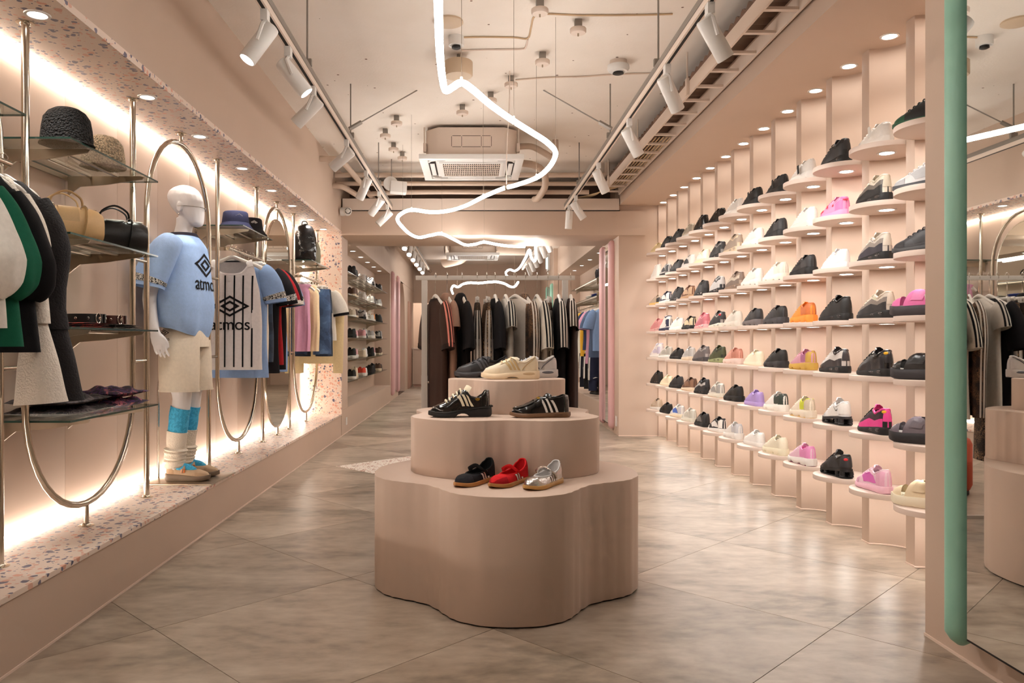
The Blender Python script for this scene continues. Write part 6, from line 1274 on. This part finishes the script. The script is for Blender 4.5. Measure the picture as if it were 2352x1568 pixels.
# ================================================================ handbags
def handbag(loc, rot, rgb, label, rough, Lh=.145, W=.075, H=.15):
    t = thing('handbag', label, 'handbag', loc, rot, 'handbags on the glass shelf'); m = lea(rgb, rough); m2 = lea(tuple(int(c * .92) for c in rgb), rough); rs = []
    for i in range(13):
        u = -1 + 2 * i / 12; k = (1 - abs(u) ** 5) ** .5 if abs(u) < 1 else .0; k = max(k, .25); h = H * (.80 + .20 * k); w_ = W * (.80 + .20 * k)
        rs.append([Vector((u * Lh, math.copysign(abs(cos(a)) ** .8, cos(a)) * w_ * 1.06, h / 2 + math.copysign(abs(sin(a)) ** (.95 if sin(a) > 0 else .6), sin(a)) * h / 2)) for a in [2 * pi * j / 22 for j in range(22)]])
    obj('body', mk(*rings(rs), angle=60), m, t)
    for x in (-.065, .065):
        obj('belt_strap', tube([Vector((x * (1 + .15 * sin(a)), cos(a) * W * 1.12, H / 2 + sin(a) * (H / 2 + .003))) for a in [-.9 + (pi + 1.8) * i / 16 for i in range(17)]], [(.003, .011)] * 17, 8, up=Vector((1, 0, 0))), m2, t); obj('buckle', tube([Vector((x + .014 * cos(a), -W * .70, H * .92 + .014 * sin(a))) for a in [2 * pi * i / 12 for i in range(12)]], .002, 6, closed=True), CHROME, t)
    obj('flap', mk(*gridv(lambda u, v: Vector((-.04 + .08 * u, -W * .35 - W * .72 * sin(v * 1.5), H * .99 - v * v * .07)), 4, 8)), m2, t)
    for s in (-1, 1): obj('handle', tube(catmull([(-.065, s * .028, H * .96), (-.055, s * .036, H + .035), (0, s * .040, H + .062), (.055, s * .036, H + .035), (.065, s * .028, H * .96)], 5), [(.0028, .005)] * 21, 8), m2, t)
    obj('zip_line', tube([Vector((-Lh * .9 + Lh * 1.8 * i / 10, 0, H * (.995 - .04 * abs(i - 5) / 5) + .002)) for i in range(11)], .0022, 5), BRUSH, t)
handbag((-1.775, 3.36, ZS[1] + .001), .75, (226, 188, 136), 'tan leather barrel handbag with buckled straps', .45); handbag((-1.735, 3.735, ZS[1] + .001), .55, (26, 24, 26), 'black leather barrel handbag with looped handles', .28)

# ================================================================ belts, folded shirts, floral trousers
def belt(loc, r, m, label, turns=1.6, r2=.9):
    t = thing('belt', label, 'belt', loc, 0, 'coiled belts on the glass shelf'); n = int(40 * turns)
    V, Fc = rings([[Vector(((r * (1 - .10 * i / n) + d) * cos(2 * pi * i / 40), (r * (1 - .10 * i / n) + d) * r2 * sin(2 * pi * i / 40), z)) for d, z in ((0, 0), (.0035, 0), (.0035, .038), (0, .038))] for i in range(n + 1)])
    obj('strap', mk(V, Fc, angle=40), m, t); ey = lathe([(.0025, 0), (.003, .0015), (.0055, .001), (.006, 0)], 10, cap=False)
    for i in range(10):
        a = 2 * pi * i / 10 + .2; obj('eyelet', ey, CHROME, t, ((r + .004) * cos(a), (r + .004) * r2 * sin(a), .019), (0, pi / 2, math.atan2(sin(a), cos(a) )))
    obj('buckle', tube([Vector((r * 1.02 * cos(-.5), r * 1.02 * r2 * sin(-.5), .019)) + Vector((.012 * cos(a) * .4, .012 * cos(a), .022 * sin(a))) for a in [2 * pi * i / 12 for i in range(12)]], .0022, 6, closed=True), CHROME, t)
def folded(loc, rot, m, label, lx=.13, ly=.11, h=.022, seed=0, group='folded clothes on the glass shelves', lump=.0, name='folded_shirt', cat='folded clothes', nn=3):
    t = thing(name, label, cat, loc, rot, group); r = random.Random(seed)
    for k in range(nn):
        z0 = h * k / nn; hh = h / nn * 1.02; ph = [r.uniform(0, 6) for _ in range(4)]; sc = 1 - .05 * k
        def fn(u, v, top_):
            x, y_ = (u * 2 - 1) * lx * sc, (v * 2 - 1) * ly * sc; ek = 3.2 if lump > .01 else 8; e = min(1, ek * min(u, 1 - u)) ** .5 * min(1, ek * min(v, 1 - v)) ** .5; d = lump * (sin(x * 38 + ph[0]) * cos(y_ * 33 + ph[1]) * .6 + sin(x * 70 + y_ * 55 + ph[2]) * .4)
            w_ = 1 + .05 * sin(v * 12 + ph[3])
            return Vector((x * w_, y_, z0 + hh * (.5 + (.5 if top_ else -.5) * e) + (d * e if top_ else 0)))
        obj('fold_layer', mk(*merge(gridv(lambda u, v: fn(u, v, True), 22, 18), gridv(lambda u, v: fn(u, v, False), 22, 18)), weld=1e-4, angle=70), m, t)
folded((-1.745, 3.36, ZS[2] + .001), .05, REDPL, 'red and black printed shirt folded under the black belt', seed=1); folded((-1.74, 3.66, ZS[2] + .001), -.05, GREYPL, 'black and grey printed shirt folded under the brown belt', seed=2)
belt((-1.70, 3.40, ZS[2] + .024), .078, mat('black_belt_leather', (26, 24, 25), .4), 'black coiled belt with metal eyelets'); belt((-1.705, 3.62, ZS[2] + .024), .076, mat('brown_belt_leather', (74, 34, 28), .4), 'dark brown coiled belt with metal eyelets')
folded((-1.775, 3.33, ZS[3] + .001), .08, FLORAL, 'dark grey floral trousers folded on the lowest glass shelf', .155, .21, .085, 3, lump=.017, name='folded_trousers', nn=2)
folded((-1.735, 3.70, ZS[3] + .001), -.10, FLORALP, 'purple floral trousers folded on the lowest glass shelf', .125, .15, .095, 5, lump=.018, name='folded_trousers', nn=2)

# ================================================================ backpacks on the far left shelf
BPM = mat('glossy_black_nylon', (20, 19, 20), .18, bump=.9, bscale=16)
def puffy(loc, rot, sx, sy, sz, m, label, name='backpack', grp=None):
    t = thing(name, label, 'backpack', loc, rot, grp); rs = []
    for i in range(15):
        u = i / 14; k = interp([(0, .80), (.15, .98), (.5, 1), (.8, .86), (.93, .60), (1, .10)], u)
        rs.append([Vector((sx * k * math.copysign(abs(cos(a)) ** .75, cos(a)) * (1 + .03 * sin(u * 22)), sy * k * math.copysign(abs(sin(a)) ** .8, sin(a)) * (1 + .04 * sin(u * 22 + a)), sz * u)) for a in [2 * pi * j / 26 for j in range(26)]])
    obj('body', mk(*rings(rs), angle=70), m, t); obj('front_pocket', mk(*gridv(lambda u, v: Vector(((u * 2 - 1) * sx * .62, -sy * 1.0 - .03 * sin(u * pi) * sin(v * pi), sz * (.12 + .36 * v))), 8, 8)), m, t)
    obj('top_loop', tube(catmull([(-.03, .02, sz * .97), (-.02, .02, sz * 1.06), (.02, .02, sz * 1.06), (.03, .02, sz * .97)], 4), .005, 6), BLACK, t); obj('strap', tube(catmull([(-sx * .5, sy * .9, sz * .9), (-sx * .55, sy * 1.35, sz * .6), (-sx * .5, sy * 1.0, sz * .15)], 5), [(.004, .018)] * 11, 8), BLACK, t)
    return t
puffy((-1.735, 7.98, ZS[0] + .001), .5, .115, .085, .40, BPM, 'glossy black padded backpack on the far left glass shelf'); puffy((-1.73, 8.28, ZS[0] + .001), .3, .095, .075, .27, fab((150, 146, 128)), 'grey and olive backpack beside the glossy black one')
t = puffy((2.02, 11.35, 2.061), .4, .16, .13, .26, BPM, 'glossy black bag on the upper far right shelf'); puffy((2.02, 12.1, 2.061), .2, .12, .10, .20, fab((60, 56, 60)), 'dark grey bag on the upper far right shelf')
for i, (c, w_) in enumerate((((226, 214, 196), 'cream'), ((200, 176, 130), 'tan'), ((40, 50, 110), 'navy'), ((214, 206, 196), 'ivory'))):
    folded((2.02, 11.3 + i * .55, 1.801), .1 * i, fab(c), w_ + ' folded garment on the lower far right shelf', .12, .14, .07, 20 + i, lump=.006)
for i, yy in enumerate((11.1, 11.75)):
    place_shoe('airmax', CS(GY, BK, acc=BK), (1.97, yy, .2505), math.radians(0), ['nearer', 'farther'][i] + ' grey and black sneaker on the far right plinth', 'shoes on the far right plinth')
place_shoe('court', CS(BK, rough=PT), (1.97, 12.6, .2505), .3, 'glossy black shoe at the back of the far right plinth', 'shoes on the far right plinth')
